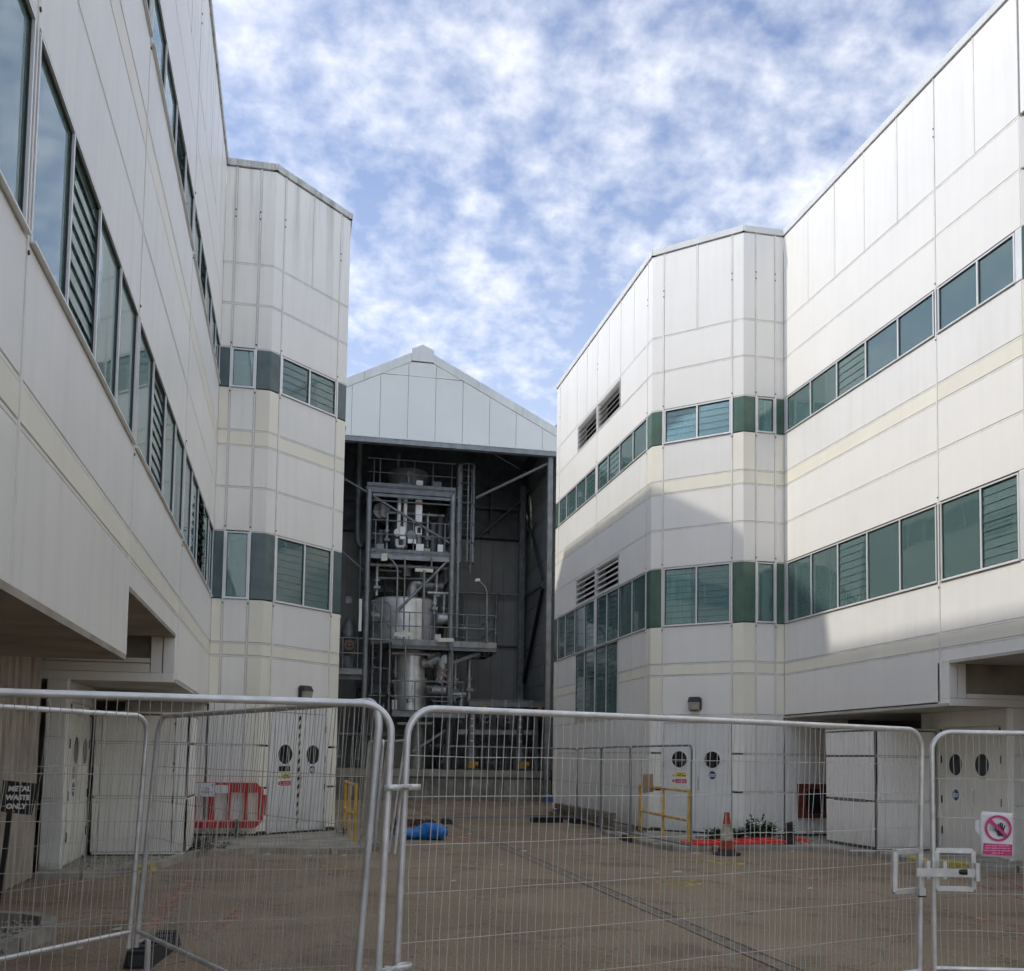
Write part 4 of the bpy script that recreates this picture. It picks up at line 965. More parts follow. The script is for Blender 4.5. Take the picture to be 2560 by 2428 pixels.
mb = MB(); mb.box(4.38,5.04,42.0,42.3,10.18,10.48); mb.build('base_plate','paint_white',t)
mb = MB(); mb.lathe((4.55,42.2,10.86),[(.2,0),(.2,.3)],20,'y'); mb.build('motor','steel_light',t)
mb = MB(); mb.tube([(4.85,42.2,10.5),(4.85,42.2,10.9)],[.14,.10],16); mb.build('hose','steel_light',t)
t = thing('small_white_board',(5.75,42.0,10.05),'small white board standing at the right of the upper deck','board')
mb = MB(); mb.box(5.62,5.85,42.0,42.05,10.2,10.5); mb.box(5.70,5.78,42.05,42.1,10.05,10.3); mb.build('board','paint_white',t)
for k, (x, z0, z1) in enumerate(((5.3,10.1,11.6),(5.6,10.1,11.7),(5.9,10.1,12.0),(3.4,10.1,11.3))):
    mb = MB(); mb.tube([(x,43.6,z0),(x,43.6,z1)],.16,14); o = mb.build('riser_pipe','steel'); o['label'] = ['grey riser nearest the white duct on the upper deck','grey riser between two others on the upper deck','grey riser beside the right tower column on the upper deck','grey riser near the left tower column on the upper deck'][k]; o['category'] = 'pipe'
pipes('duct_pair','pair of horizontal pale pipes under the upper deck',[('pipe',[(3.22,43,9.50),(4.6,43,9.46)],.06,'steel_light'),('pipe',[(3.22,43,9.15),(5.4,43,9.22)],.06,'steel_light'),('end_plate',[(3.22,43,9.1),(3.22,43,9.56)],.05,'steel_light')])
pipes('crossover_pipe','fat clad pipe bending above the drum vessel',[('elbow',[(4.75,43.3,8.3),(4.75,43.3,8.85),(4.85,43.3,9.05),(5.05,43.3,9.05)],.24,'pipe_clad'),('pipe',[(5.05,43.3,9.02),(6.05,43.3,8.96)],.20,'pipe_clad'),('flange',[(5.25,43.3,9.02),(5.32,43.3,9.02)],.29,'pipe_clad'),('neck',[(5.1,43.2,9.2),(5.1,43.2,9.7)],.09,'steel_light'),('drive_box',[(4.45,42.9,9.25),(4.45,42.9,9.75)],.2,'steel')])
v = pipes('bend_pipe','clad pipe elbow with a rusty handwheel beside the column vessel',[('pipe',[(3.86,42.2,5.94),(5.3,42.2,5.94)],.06,'vessel'),('elbow',[(5.15,42.5,5.6),(5.45,42.4,5.62),(5.75,42.3,5.80),(5.92,42.3,5.70),(5.97,42.3,5.36),(5.92,42.3,4.95),(5.86,42.3,4.75)],[.24,.22,.24,.25,.22,.23,.23],'pipe_clad'),('branch',[(5.35,42.35,5.92),(5.85,42.3,5.92)],.16,'pipe_clad'),('flange',[(5.45,42.4,5.62),(5.50,42.38,5.64)],.30,'pipe_clad'),('cap',[(6.05,42.3,5.75),(6.05,42.02,5.75)],.19,'pipe_clad'),('side_branch',[(5.3,42.2,4.46),(6.1,42.2,4.46)],.2,'pipe_clad'),('valve_body',[(5.36,42.0,4.44),(5.36,41.75,4.44)],.13,'steel_dark'),('drop_pipe',[(6.16,42.1,5.4),(6.16,42.1,3.7)],.05,'steel_light')])
def wheel(c, r, m, par, spokes=5):
    F = Face((c[0],c[1]),(1,0),(0,-1)); mb = MB(); pts = [F.P(r*math.cos(2*math.pi*i/28),0,c[2]+r*math.sin(2*math.pi*i/28)) for i in range(28)]
    mb.tube(pts,r*.11,8,closed=True)
    for k in range(spokes): a = 2*math.pi*k/spokes+.3; mb.tube([F.P(0,0,c[2]),F.P(r*math.cos(a),0,c[2]+r*math.sin(a))],r*.08,6)
    F.disc(mb,0,c[2],r*.22,-.03,.04,12); mb.tube([F.P(0,-.02,c[2]),F.P(0,-.4,c[2])],r*.10,8)
    return mb.build('handwheel',m,par)
wheel((6.03,41.95,5.05),.26,'wheel_rust',v)
for (x, w_, lab) in ((3.15,.2,'stub barrel at the left of the drum vessel'),(5.88,.24,'stub barrel at the right of the drum vessel')):
    mb = MB(); mb.lathe((x,42.3,7.45),[(w_*.8,-.2),(w_,-.15),(w_,.3)],20,'x'); o = mb.build('stub_barrel','pipe_clad'); o['label'] = 'clad '+lab; o['category'] = 'barrel'
lv = thing('valve_assembly',(2.12,43,5.27),'dusty valve with a bell-shaped bonnet and handwheel on the side platform','valve')
mb = MB(); mb.lathe((2.11,43.0,5.3),[(.28,0),(.28,.5),(.20,.6),(.20,1.15),(.26,1.2),(.30,1.35),(.28,1.7),(.18,2.0),(.05,2.1)],20); mb.build('bonnet','steel',lv)
mb = MB(); mb.tube([(2.08,43,7.3),(2.08,43,8.1)],.02,6); mb.box(1.95,2.2,42.9,43.1,8.0,8.3); mb.build('stem','steel',lv)
mb = MB(); mb.lathe((2.13,42.5,6.22),[(.26,0),(.26,.1)],24,'y'); mb.build('flange_disc','rust',lv); wheel((2.13,42.4,6.22),.17,'wheel_rust',lv)
for k, (x, y, z0, z1, r, lab) in enumerate(((2.45,44.2,10.7,15.4,.13,'tall pipe running up the left of the hall to the roof'),)):
    mb = MB(); mb.tube([(x-.02,y,z1),(x,y,z0+.3),(x+.04,y,z0+.1),(x+.2,y,z0)],r,12); o = mb.build('wall_pipe','steel'); o['label'] = lab; o['category'] = 'pipe'
# ladders
def ladder(name, label, x, y, z0, z1, w=.42, cage=None, m='steel_light', step=.28):
    t = thing(name,(x,y,z0),label,'ladder')
    for s_ in (-1,1): mb = MB(); mb.beam((x+s_*w/2,y,z0),(x+s_*w/2,y,z1),.05,.022); mb.build('rail',m,t)
    z = z0+.2
    while z < z1-.05: mb = MB(); mb.tube([(x-w/2,y,z),(x+w/2,y,z)],.014,6); mb.build('rung',m,t); z += step
    if cage:
        z = cage[0]
        while z <= cage[1]+.01:
            pts = [(x+.36*math.cos(a),y-.0-.62*math.sin(a) if 1 else 0,z) for a in [math.pi*i/12 for i in range(13)]]
            mb = MB(); mb.tube(pts,.026,6); mb.build('cage_hoop',m,t); z += (cage[1]-cage[0])/5
        for a in (0.05,.8,1.57,2.35,3.09):
            px, py = x+.36*math.cos(a), y-.62*math.sin(a); mb = MB(); mb.beam((px,py,cage[0]),(px,py,cage[1]),.05,.012); mb.build('cage_bar',m,t)
    return t
ladder('caged_ladder','caged ladder rising beside the right column of the tower',6.85,42.6,9.5,14.0,.5,(9.85,14.0),'steel')
t = thing('cable_tray',(6.5,42.0,6.6),'perforated cable tray running up beside the right tower column','cable tray')
for k in range(13): mb = MB(); z_ = 6.68+k*.56; mb.box(6.43,6.53,41.97,42.02,z_,z_+.552); mb.build('tray_length','steel',t)
ladder('access_ladder','narrow ladder climbing the left side of the tower',3.22,41.9,1.3,8.0,.34,None,'steel')
pipes('ladder_rails','tubular guard rails round the head of the narrow ladder',[('rail',[(3.36,41.7,1.3),(3.36,41.7,8.05)],.05,'steel_light'),('rail',[(3.72,41.7,1.3),(3.72,41.7,6.2),(3.68,41.7,6.38),(3.4,41.7,6.42),(2.9,41.7,6.42)],.045,'steel_light'),('tie',[(3.0,41.8,5.3),(3.7,41.8,5.25)],.035,'steel'),('tie',[(2.9,41.8,4.15),(3.6,41.8,4.15)],.035,'steel'),('hoop',[(2.95,41.8,8.0),(3.6,41.8,7.95),(3.72,41.8,7.8),(3.75,41.8,6.4)],.03,'steel'),('brace',[(3.0,41.8,7.9),(3.4,41.8,7.4),(3.7,41.8,6.9)],.03,'steel'),('tie',[(2.95,41.8,7.2),(3.75,41.8,7.2)],.03,'steel')],'railing')
# flood lamps on bent poles
def flood(label, pole, head, tilt):
    t = thing('flood_lamp',pole[-1],label,'lamp','flood lamps on poles in the hall')
    mb = MB(); mb.tube(pole,.038,10); mb.build('pole','steel_light',t)
    x, y, z = head; w, h_, d_ = tilt; mb = MB()
    mb.hexa([(x-w,y-d_,z-h_),(x+w,y-d_,z-h_+.03),(x+w,y+d_,z-h_+.06),(x-w,y+d_,z-h_+.04),(x-w*.9,y-d_,z+h_-.02),(x+w*.9,y-d_,z+h_),(x+w*.8,y+d_,z+h_),(x-w*.8,y+d_,z+h_-.02)]); mb.build('lamp_head','lamp_glass',t)
flood('flood lamp on a bent pole under the upper deck, highest of the four',[(3.50,41.5,9.79),(3.72,41.5,9.62),(3.90,41.5,9.40),(3.94,41.5,9.2),(3.94,41.5,6.4)],(3.38,41.45,9.72),(.12,.16,.10))
flood('flood lamp on a bent pole rising above the right end of the middle deck',[(7.26,41.3,8.93),(7.5,41.3,8.72),(7.59,41.3,8.5),(7.62,41.3,6.4)],(7.18,41.25,8.96),(.10,.07,.08))
flood('broad flood lamp on a pole in front of the drum vessel',[(4.20,41.1,6.5),(4.26,41.1,6.2),(4.30,41.1,5.9),(4.30,41.1,3.6)],(4.18,41.05,6.58),(.40,.09,.12))
flood('broad flood lamp on a bent pole at the right of the middle deck edge',[(5.98,41.1,6.36),(6.12,41.1,6.1),(6.19,41.1,5.85),(6.18,41.1,3.6)],(5.88,41.05,6.42),(.34,.09,.12))
t = thing('tube_lamp',(2.48,41.5,6.7),'white fluorescent tube lamp hanging upright by the left tower column','lamp')
mb = MB(); mb.box(2.43,2.54,41.45,41.55,6.7,8.0); mb.build('diffuser','paint_white',t); mb = MB(); mb.tube([(2.45,41.5,8.0),(2.42,41.5,10.0)],.012,6); mb.build('cable','steel',t)
t = thing('strip_lamp',(5.05,42,9.3),'horizontal strip lamp hanging under the upper deck','lamp')
mb = MB(); mb.box(4.68,5.42,41.75,41.9,9.28,9.42); mb.build('diffuser','lamp_glass',t); mb = MB(); mb.tube([(5.36,41.85,9.4),(5.36,41.85,9.9)],.04,8); mb.build('hanger','steel',t)
pipes('deck_posts','two thin upright conduits in front of the drum vessel',[('conduit',[(5.05,41.75,9.35),(5.05,41.75,6.3)],.05,'steel_light'),('conduit',[(4.25,41.75,9.8),(4.27,41.75,6.85)],.03,'steel_light')],'conduit')
# manifold at dock level on the right
MF = thing('pipe_manifold',(8.5,42,1.22),'dark pipe manifold with two handwheels behind the dock on the right','pipework')
mb = MB(); mb.box(6.95,10.3,41.4,44.5,3.80,3.88); mb.build('slab','steel_dark',MF)
mb = MB(); mb.ibeam((6.95,41.4,3.95),(10.3,41.4,3.97),.12,.24); mb.build('edge_beam','steel',MF)
for x_ in (7.9,8.45,9.0,9.55): mb = MB(); mb.box(x_-.05,x_+.05,41.33,41.36,3.8,4.12); mb.build('stiffener','steel_light',MF)
for x_ in (7.5,9.8): mb = MB(); mb.box(x_,x_+.16,41.3,41.34,3.72,3.85); mb.build('marker','yellow_motor',MF)
for x_ in (7.15,9.18):
    mb = MB(); mb.lathe((x_,41.9,1.22),[(.20,0),(.20,.9),(.13,.95),(.13,2.6)],20); mb.build('riser','steel_light',MF)
    for k in range(6): mb = MB(); mb.box(x_-.06,x_+.06,41.75,41.765,1.8+k*.3,1.84+k*.3); mb.build('clip','paint_white',MF)
beamobj((6.6,41.95,2.77),(9.95,41.95,2.80),.10,.20,'steel_light','beam',MF)
beamobj((9.9,42.0,1.22),(9.9,42.0,3.8),.14,.14,'steel','post',MF)
wheel((7.67,41.55,3.37),.21,'steel_light',MF,3); wheel((8.68,41.6,3.37),.20,'steel_light',MF,3)
for k in range(9): x_ = 6.7+k*.42; mb = MB(); mb.tube([(x_,42.6,1.22),(x_,42.6,3.4)],.07,8); mb.build('back_pipe','steel_dark',MF)
for k, (x_, lab) in enumerate(((7.18,'boxy yellow pump motor on the dock, left of the pair'),(9.32,'yellow pump motor on the dock beside the right riser'))):
    t = thing('pump_motor',(x_,41.5,1.22),lab,'motor','yellow motors on the dock')
    mb = MB(); mb.box(x_-.20,x_+.06,41.4,41.7,1.32,1.58); mb.build('motor_box','yellow_motor',t)
    mb = MB(); mb.lathe((x_,41.6,1.45),[(.12,0),(.12,.2)],16,'x'); mb.build('motor_drum','yellow_motor',t)
    mb = MB(); mb.box(x_-.25,x_+.25,41.38,41.7,1.22,1.30); mb.build('foot','steel_dark',t)

# smaller runs of pipe, conduit, valves and boxes round the tower
rq = random.Random(77)
def run(label, z, x0, x1, y, r, m, drops):
    t = thing('pipe_run',(x0,y,z),label,'pipe','pipe runs round the tower')
    mb = MB(); mb.tube([(x0,y,z),(x1,y,z)],r,10); mb.build('pipe',m,t)
    for x, dz in drops:
        mb = MB(); mb.tube([(x,y,z),(x,y,z+dz)],r*.85,10); mb.build('drop',m,t)
        mb = MB(); mb.tube([(x,y,z+dz*.5-.05),(x,y,z+dz*.5+.05)],r*1.7,10); mb.build('flange',m,t)
        mb = MB(); mb.box(x-r*1.6,x+r*1.6,y-r*3,y-r,z+dz*.75-.06,z+dz*.75+.06); mb.build('valve_box','steel_light',t)
    k = x0+.3
    while k < x1-.2: mb = MB(); mb.tube([(k-.03,y,z),(k+.03,y,z)],r*1.6,10); mb.build('flange',m,t); k += rq.uniform(.5,.9)
run('pale pipe run crossing below the top deck',11.95,3.0,6.0,43.0,.07,'pipe_clad',[(3.6,-1.6),(5.3,-1.4)])
run('dull pipe run behind the upper deck rails',11.1,2.9,6.1,44.3,.10,'steel_light',[(3.3,-1.0),(4.9,.9),(5.7,-1.0)])
run('clad pipe run under the upper deck',9.65,2.9,6.1,42.7,.08,'pipe_clad',[(3.2,-1.3),(5.7,-1.6)])
run('pipe run above the middle deck beside the drum',8.55,5.3,6.2,42.5,.07,'pipe_clad',[(5.6,-.9),(6.0,-1.3)])
run('pipe run under the middle deck',6.0,3.9,7.6,43.0,.09,'pipe_clad',[(4.1,-1.6),(6.6,-2.0),(7.2,-1.9)])
run('low pipe run behind the lower deck rail',4.35,5.5,7.0,42.6,.10,'pipe_clad',[(6.3,-1.0),(6.8,-1.2)])
run('pipe run behind the dock left of the riser',2.6,1.4,4.5,42.8,.08,'steel',[(1.8,-1.2),(2.6,-1.3),(3.9,-1.2)])
run('pipe run behind the dock right of the riser',2.2,5.6,9.8,43.2,.10,'steel_light',[(6.2,-.9),(8.2,-.9),(8.8,1.2)])
run('pipe run along the back wall of the hall',9.2,6.6,10.0,46.0,.06,'steel_light',[(7.4,-2.2),(8.9,-2.4)])
for x, y, z, w_, h_, m, lab in ((3.6,42.5,6.38,.14,.5,'steel_light','grey control box at the left of the middle deck'),(5.75,42.3,6.38,.12,.42,'paint_white','white control box beside the right column on the middle deck'),(3.3,42.6,10.06,.15,.45,'steel_light','grey control box at the left end of the upper deck'),(5.25,42.5,10.06,.12,.35,'lamp_glass','beige control box right of the white duct on the upper deck'),(4.0,42.1,3.62,.10,.40,'paint_white','white control box on the lower deck beside the column vessel'),(5.6,42.6,12.8,.2,.5,'steel','grey control box right of the tub on the top deck')):
    mb = MB(); mb.box(x-w_,x+w_,y,y+.2,z,z+h_); o = mb.build('control_box',m); o['label'] = lab; o['category'] = 'control box'; o['group'] = 'control boxes on the tower'
t = thing('conduit_bank',(4.5,44.6,1.22),'bank of thin upright conduits behind the tower','conduits')
for k in range(8):
    x = 2.6+k*.55; mb = MB(); mb.tube([(x,44.6,1.3),(x+rq.uniform(-.02,.02),44.6,12.6)],rq.uniform(.02,.05),6); mb.build('conduit',rq.choice(('steel','steel_light')),t)
for z in (2.9,4.6,7.3,9.0,10.8):
    mb = MB(); mb.ibeam((2.7,45.0,z),(6.3,45.0,z),.12,.2); o = mb.build('rear_beam','steel',TW)
    mb = MB(); mb.ibeam((2.76,42.0,z),(2.76,45.0,z),.1,.16); mb.build('side_beam','steel',TW); mb = MB(); mb.ibeam((6.22,42.0,z),(6.22,45.0,z),.1,.16); mb.build('side_beam','steel',TW)
pipeobj([(2.76,42.2,6.5),(2.76,44.8,9.0)],.05,'steel_light','brace',TW); pipeobj([(6.22,44.8,6.5),(6.22,42.2,9.0)],.05,'steel_light','brace',TW); pipeobj([(2.9,45,10.0),(6.1,45,12.5)],.05,'steel','brace',TW); pipeobj([(2.9,45,9.8),(6.1,45,6.6)],.05,'steel','brace',TW)

# ------------------------------------------------------------------ mesh fence panels
def heras(label, p0, p1, z0, z1, r=.021, fine=True, m='galv', lean=(0,0), wires=True, zw=(), seed=0, cor=.11, dx=.048, group='wire mesh fence panels', wmat='wire'):
    """tubular frame with round top corners; p0,p1 ground points of its two posts"""
    rng = random.Random(seed); a = Vector((p0[0],p0[1],0)); b = Vector((p1[0],p1[1],0)); L = (b-a).length; U = (b-a)/L; LV = Vector((lean[0],lean[1],0))
    def P(u, z, off=0): return a+U*u+LV*(z1-z)+Vector((U.y,-U.x,0))*off+Vector((0,0,z))
    t = thing('mesh_fence',((a+b)/2)[:],label,'fence',group)
    pts = [P(0,z0)]+[P(0,z0+(z1-cor-z0)*k/3) for k in (1,2)]+[P(cor-cor*math.cos(q),z1-cor+cor*math.sin(q)) for q in [math.pi/2*i/8 for i in range(9)]]
    pts += [P(L/2,z1+rng.uniform(-.004,.004))]+[P(L-cor+cor*math.sin(q),z1-cor+cor*math.cos(q)) for q in [math.pi/2*i/8 for i in range(9)]]+[P(L,z0+(z1-cor-z0)*k/3) for k in (2,1)]+[P(L,z0)]
    mb = MB(); mb.tube(pts,r,12); mb.build('frame',m,t)
    mb = MB(); mb.tube([P(0,z0+.12),P(L,z0+.12)],r*.9,10); mb.build('bottom_rail',m,t)
    if not wires: return t, P
    wr = (.0021 if wmat == 'wire_light' else .0018) if fine else .0013; n = int((L-.06)/dx); J = MB()
    zz = [z0+.12+(z1-z0-.12)*k/7 for k in range(1,7)] if not zw else zw
    for i in range(1, n+1):
        u = L*i/(n+1); k = 6; q = rng.uniform(-.012,.012); bend = 3.2 if rng.random() < .18 else 1.0; qs = [q+rng.gauss(0,.0045)*bend for _ in range(k+1)]
        w = [P(u+(qs[j]*.6 if 0 < j < k else 0),z0+.12+(z1-z0-.12)*j/k,.006+(rng.gauss(0,.004) if fine else 0)) for j in range(k+1)]
        if fine: mb = MB(); mb.tube(w,wr,5,caps=False); mb.build('wire',wmat,t)
        else: J.tube(w,wr,4,caps=False)
    for z in zz:
        k = 10; w = [P(L*j/k,z+(rng.gauss(0,.003) if 0 < j < k else 0),-.002) for j in range(k+1)]
        if fine: mb = MB(); mb.tube(w,wr*1.12,5,caps=False); mb.build('wire',wmat,t)
        else: J.tube(w,wr,4,caps=False)
    if not fine: J.build('wire_infill',wmat,t,kind='stuff')
    return t, P
ZF = [.57,.83,1.08,1.325,1.57]
fA,_ = heras('front fence panel on the left with bright top rail, its post clamped to the gate',(-2.85,4.93),(0.495,5.30),0.05,1.970,.0195,True,'galv',(-.032,0),zw=[.42,.66,.90,1.14,1.38,1.60],seed=1,cor=.16)
fB,PB = heras('wide gate panel of the front fence, padlocked at its right post',(0.60,5.52),(4.63,6.98),0.06,1.965,.0195,True,'galv',(-.024,0),zw=[.46,.72,.98,1.235,1.49,1.71],seed=2,cor=.16,dx=.050,wmat='wire_light')
fC,PC = heras('front fence panel at the right edge carrying the paper no-entry sign',(4.765,7.06),(8.0,6.2),0.06,1.955,.0195,True,'galv',(.0,0),zw=[.46,.74,1.02,1.31,1.60],seed=3,cor=.15,dx=.050,wmat='wire_light')
fD,_ = heras('return fence panel slanting back from the gate post to the rubber foot',(-1.02,8.42),(0.43,5.27),0.22,1.985,.019,True,'galv_dull',(-.06,0),zw=[.5,.78,1.06,1.34,1.6],seed=4,cor=.14,dx=.052)
fE,_ = heras('fence panel behind the front left one, running off from the rubber foot',(-2.85,5.75),(-1.10,8.40),0.22,1.985,.019,True,'galv',(-.045,0),zw=[.5,.78,1.06,1.34,1.6],seed=5,cor=.14,dx=.052)
# rubber foot under the back corner
t = thing('rubber_block',(-1.08,8.95,0),'black rubber fence foot block under the back corner post','base block')
mb = MB(); mb.hexa([(-1.26,8.72,0),(-1.05,8.70,0),(-.92,9.75,0),(-1.13,9.78,0),(-1.24,8.76,.13),(-1.07,8.74,.13),(-.95,9.70,.13),(-1.11,9.73,.13)]); mb.build('block','block_black',t)
for k in range(4): y = 8.85+k*.23; mb = MB(); mb.box(-1.20+k*.03,-1.05+k*.03,y,y+.14,.13,.145); mb.build('rib','block_black',t)
mb = MB(); mb.box(-1.22,-1.09,8.705,8.73,.02,.10); mb.build('recess','gasket',t)
mb = MB(); mb.tube([(-1.04,8.42,.0),(-1.04,8.42,.28)],.022,10); mb.build('stub','galv_dull',t)
# clamps joining the first two panels
for k, z in enumerate((1.545,.62)):
    t = thing('pipe_coupler',(.52,5.40,z),['shiny clamp joining the two front fence posts, upper one','shiny clamp joining the two front fence posts, lower one'][k],'clamp','fence clamps')
    dx = .035-.028*(1.96-z)
    mb = MB(); a = Vector((.40+dx,5.20,z)); b = Vector((.66+dx,5.50,z)); d = (b-a).normalized(); q = Vector((d.y,-d.x,0))
    for sgn in (-1,1):
        pr = [(0,.0),(.03,.034),(.075,.034),(.11,.012),(.15,.008),(.19,.012),(.225,.034),(.27,.034),(.30,.0)]
        pts = [(a-d*-.06+d*(u*1.0)+q*(sgn*w*.95)) for u, w in pr]
        vs = [p+Vector((0,0,-.015)) for p in pts]+[p+Vector((0,0,.015)) for p in pts]; n = len(pts)
        mb.add(vs,[(i,i+1,n+i+1,n+i) for i in range(n-1)])
    mb.tube([a+d*.21+q*.05,a+d*.21-q*.05],.014,8); o = mb.build('clamp_plate','galv',t)
    md = o.modifiers.new('t','SOLIDIFY'); md.thickness = .006
# gate latch frames, slide bolt and padlock
t = thing('gate_latch',(4.56,6.95,.75),'galvanised square latch frames with a slide bolt across the gate posts','latch')
def sq(Pf, u0, u1, z0, z1, w=.022, d=-.03):
    mb = MB()
    for a, b in (((u0,z0),(u1,z0)),((u0,z1),(u1,z1)),((u0,z0),(u0,z1)),((u1,z0),(u1,z1))): mb.beam(Pf(a[0],a[1],.0),Pf(b[0],b[1],.0),.035,.035)
    return mb
LB_ = math.hypot(4.03,1.46)
sq(PB,LB_-.30,LB_-.012,.775,1.065).build('latch_frame','galv',t); sq(PC,.02,.29,.775,1.06).build('latch_frame','galv',t)
pA = PB(LB_-.12,.915,.055); pB_ = PC(.30,.90,.055)
mb = MB(); mb.beam(pA,pB_,.014,.062); mb.build('slide_bolt','galv',t)
for P_, u, z in ((PB,LB_-.0,.92),(PC,.06,.91),(PC,.30,.90)): mb = MB(); mb.beam(P_(u,z-.06,.06),P_(u,z+.075,.06),.03,.028); mb.build('keeper','galv',t)
mb = MB(); mb.tube([PC(.09,.912,.07),PC(.16,.912,.10)],.013,8); mb.build('bolt_stem','galv',t)
mb = MB(); mb.tube([PC(.15,.912,.10),PC(.21,.912,.11)],.022,10); mb.build('bolt_knob','black',t)
t = thing('padlock',PB(LB_-.07,.72,.07)[:],'brass-grey padlock with a long shackle hanging from the gate bolt','padlock')
c = PB(LB_-.075,.80,.07); mb = MB(); q = Vector((.94,.34,0))
mb.beam(c+Vector((0,0,-.055)),c+Vector((0,0,.0)),.05,.022,(0,1,0)); mb.build('lock_body','galv_dull',t)
mb = MB(); mb.beam(c+Vector((0,0,-.066)),c+Vector((0,0,-.055)),.054,.026,(0,1,0)); mb.build('lock_base','black',t)
mb = MB(); mb.tube([c+q*-.018,c+q*-.020+Vector((0,0,.07)),c+q*-.008+Vector((0,0,.105)),c+q*.01+Vector((0,0,.105)),c+q*.018+Vector((0,0,.07)),c+q*.018],.0055,8); mb.build('shackle','galv',t)
# paper prohibition sign on the right panel
def paper_sign():
    t = thing('paper_sign',PC(.47,1.0,.02)[:],'white paper no-entry sign with a pink ring and black hand on the right fence','sign')
    U0 = .345; W_ = .245; Z0 = 1.015; H_ = .345; d0 = .014
    F = Face(PC(U0,0,0)[:2],(PC(1,0)-PC(0,0))[:2],PC(0,0,1)[:2] and ((PC(0,0,1)-PC(0,0,0))[:2]))
    nx, nz = 10, 10; vs = []
    bend = lambda u, v: d0+.010*math.sin(u*3.0+.4)+.006*math.sin(v*5+u*2)
    outl = lambda u, v: (u + (.10 if v > .93 and u < .1 else 0), v-.03*u if v > .5 else v+.02*(1-u))
    for j in range(nz+1):
        for i in range(nx+1):
            u, v = i/nx, j/nz; uu, vv = outl(u, v); vs.append(F.P(uu*W_,bend(u,v),Z0+vv*H_))
    mb = MB(); mb.add(vs,[(j*(nx+1)+i,j*(nx+1)+i+1,(j+1)*(nx+1)+i+1,(j+1)*(nx+1)+i) for j in range(nz) for i in range(nx)],True)
    o = mb.build('sheet','paper',t); md = o.modifiers.new('t','SOLIDIFY'); md.thickness = .0015
    mb = MB(); mb.add([F.P(-.03,d0-.01,Z0+.28*H_*2.2),F.P(.0,d0,Z0+.22*H_*2.0),F.P(.005,d0,Z0+.85*H_),F.P(-.03,d0-.008,Z0+.78*H_)],[(0,1,2,3)]); mb.build('torn_flap','paper',t)
    cu, cz, R_ = W_*.53, Z0+H_*.64, .098; D_ = d0+.020
    def surf(pts, dd=0): return pts
    mb = MB(); F.ring(mb,cu,cz,R_*.84,R_,D_-.006,D_,36); mb.build('print_ring','magenta',t)
    mb = MB(); s2 = .7071*R_*.86; w_ = .011; F.poly(mb,[(cu-s2-w_*.7,cz+s2-w_*.7),(cu-s2+w_*.7,cz+s2+w_*.7),(cu+s2+w_*.7,cz-s2+w_*.7),(cu+s2-w_*.7,cz-s2-w_*.7)],D_-.006,D_+.001); mb.build('print_bar','magenta',t)
    # open hand: palm, four fingers and thumb, flat print
    hx, hz = cu+.018, cz-.018; mb = MB()
    F.poly(mb,[(hx-.022,hz-.038),(hx+.016,hz-.040),(hx+.024,hz-.012),(hx+.022,hz+.012),(hx-.018,hz+.012),(hx-.024,hz-.01)],D_-.006,D_-.001)
    for a0, b0, a1, b1 in ((-.014,.01,-.016,.052),(-.003,.012,-.002,.062),(.008,.012,.013,.058),(.018,.008,.032,.042),(-.022,-.012,-.044,.012)):
        dx_, dz_ = a1-a0, b1-b0; l_ = math.hypot(dx_,dz_); qx, qz = -dz_/l_*.0048, dx_/l_*.0048
        F.poly(mb,[(hx+a0-qx,hz+b0-qz),(hx+a0+qx,hz+b0+qz),(hx+a1+qx*.8,hz+b1+qz*.8),(hx+a1-qx*.8,hz+b1-qz*.8)],D_-.006,D_-.001)
    mb.build('print_hand','black',t)
    mb = MB(); F.ring(mb,cu-.043,cz-.004,.018,.020,D_-.006,D_-.002,18); 
    for k in range(3): F.box(mb,cu-.055,cu-.032,cz-.012+k*.007,cz-.010+k*.007,D_-.006,D_-.002)
    mb.build('print_face','sign_grey',t)
    mb = MB(); F.poly(mb,[(W_*.06,Z0+H_*.07),(W_*.93,Z0+H_*.045),(W_*.95,Z0+H_*.29),(W_*.08,Z0+H_*.315)],D_-.010,D_-.004); mb.build('print_block','magenta',t)
    mb = MB(); rr = random.Random(5)
    for k, (a, b) in enumerate(((.14,.84),(.12,.86),(.09,.91),(.32,.66))):
        z_ = Z0+H_*(.262-k*.054)
        u = a
        while u < b:
            l_ = min(rr.uniform(.07,.2), b-u); F.box(mb,W_*u,W_*(u+l_),z_-.0035,z_+.0035,D_-.008,D_-.003); u += l_+.03
    mb.build('print_lines','pink_text',t)
paper_sign()
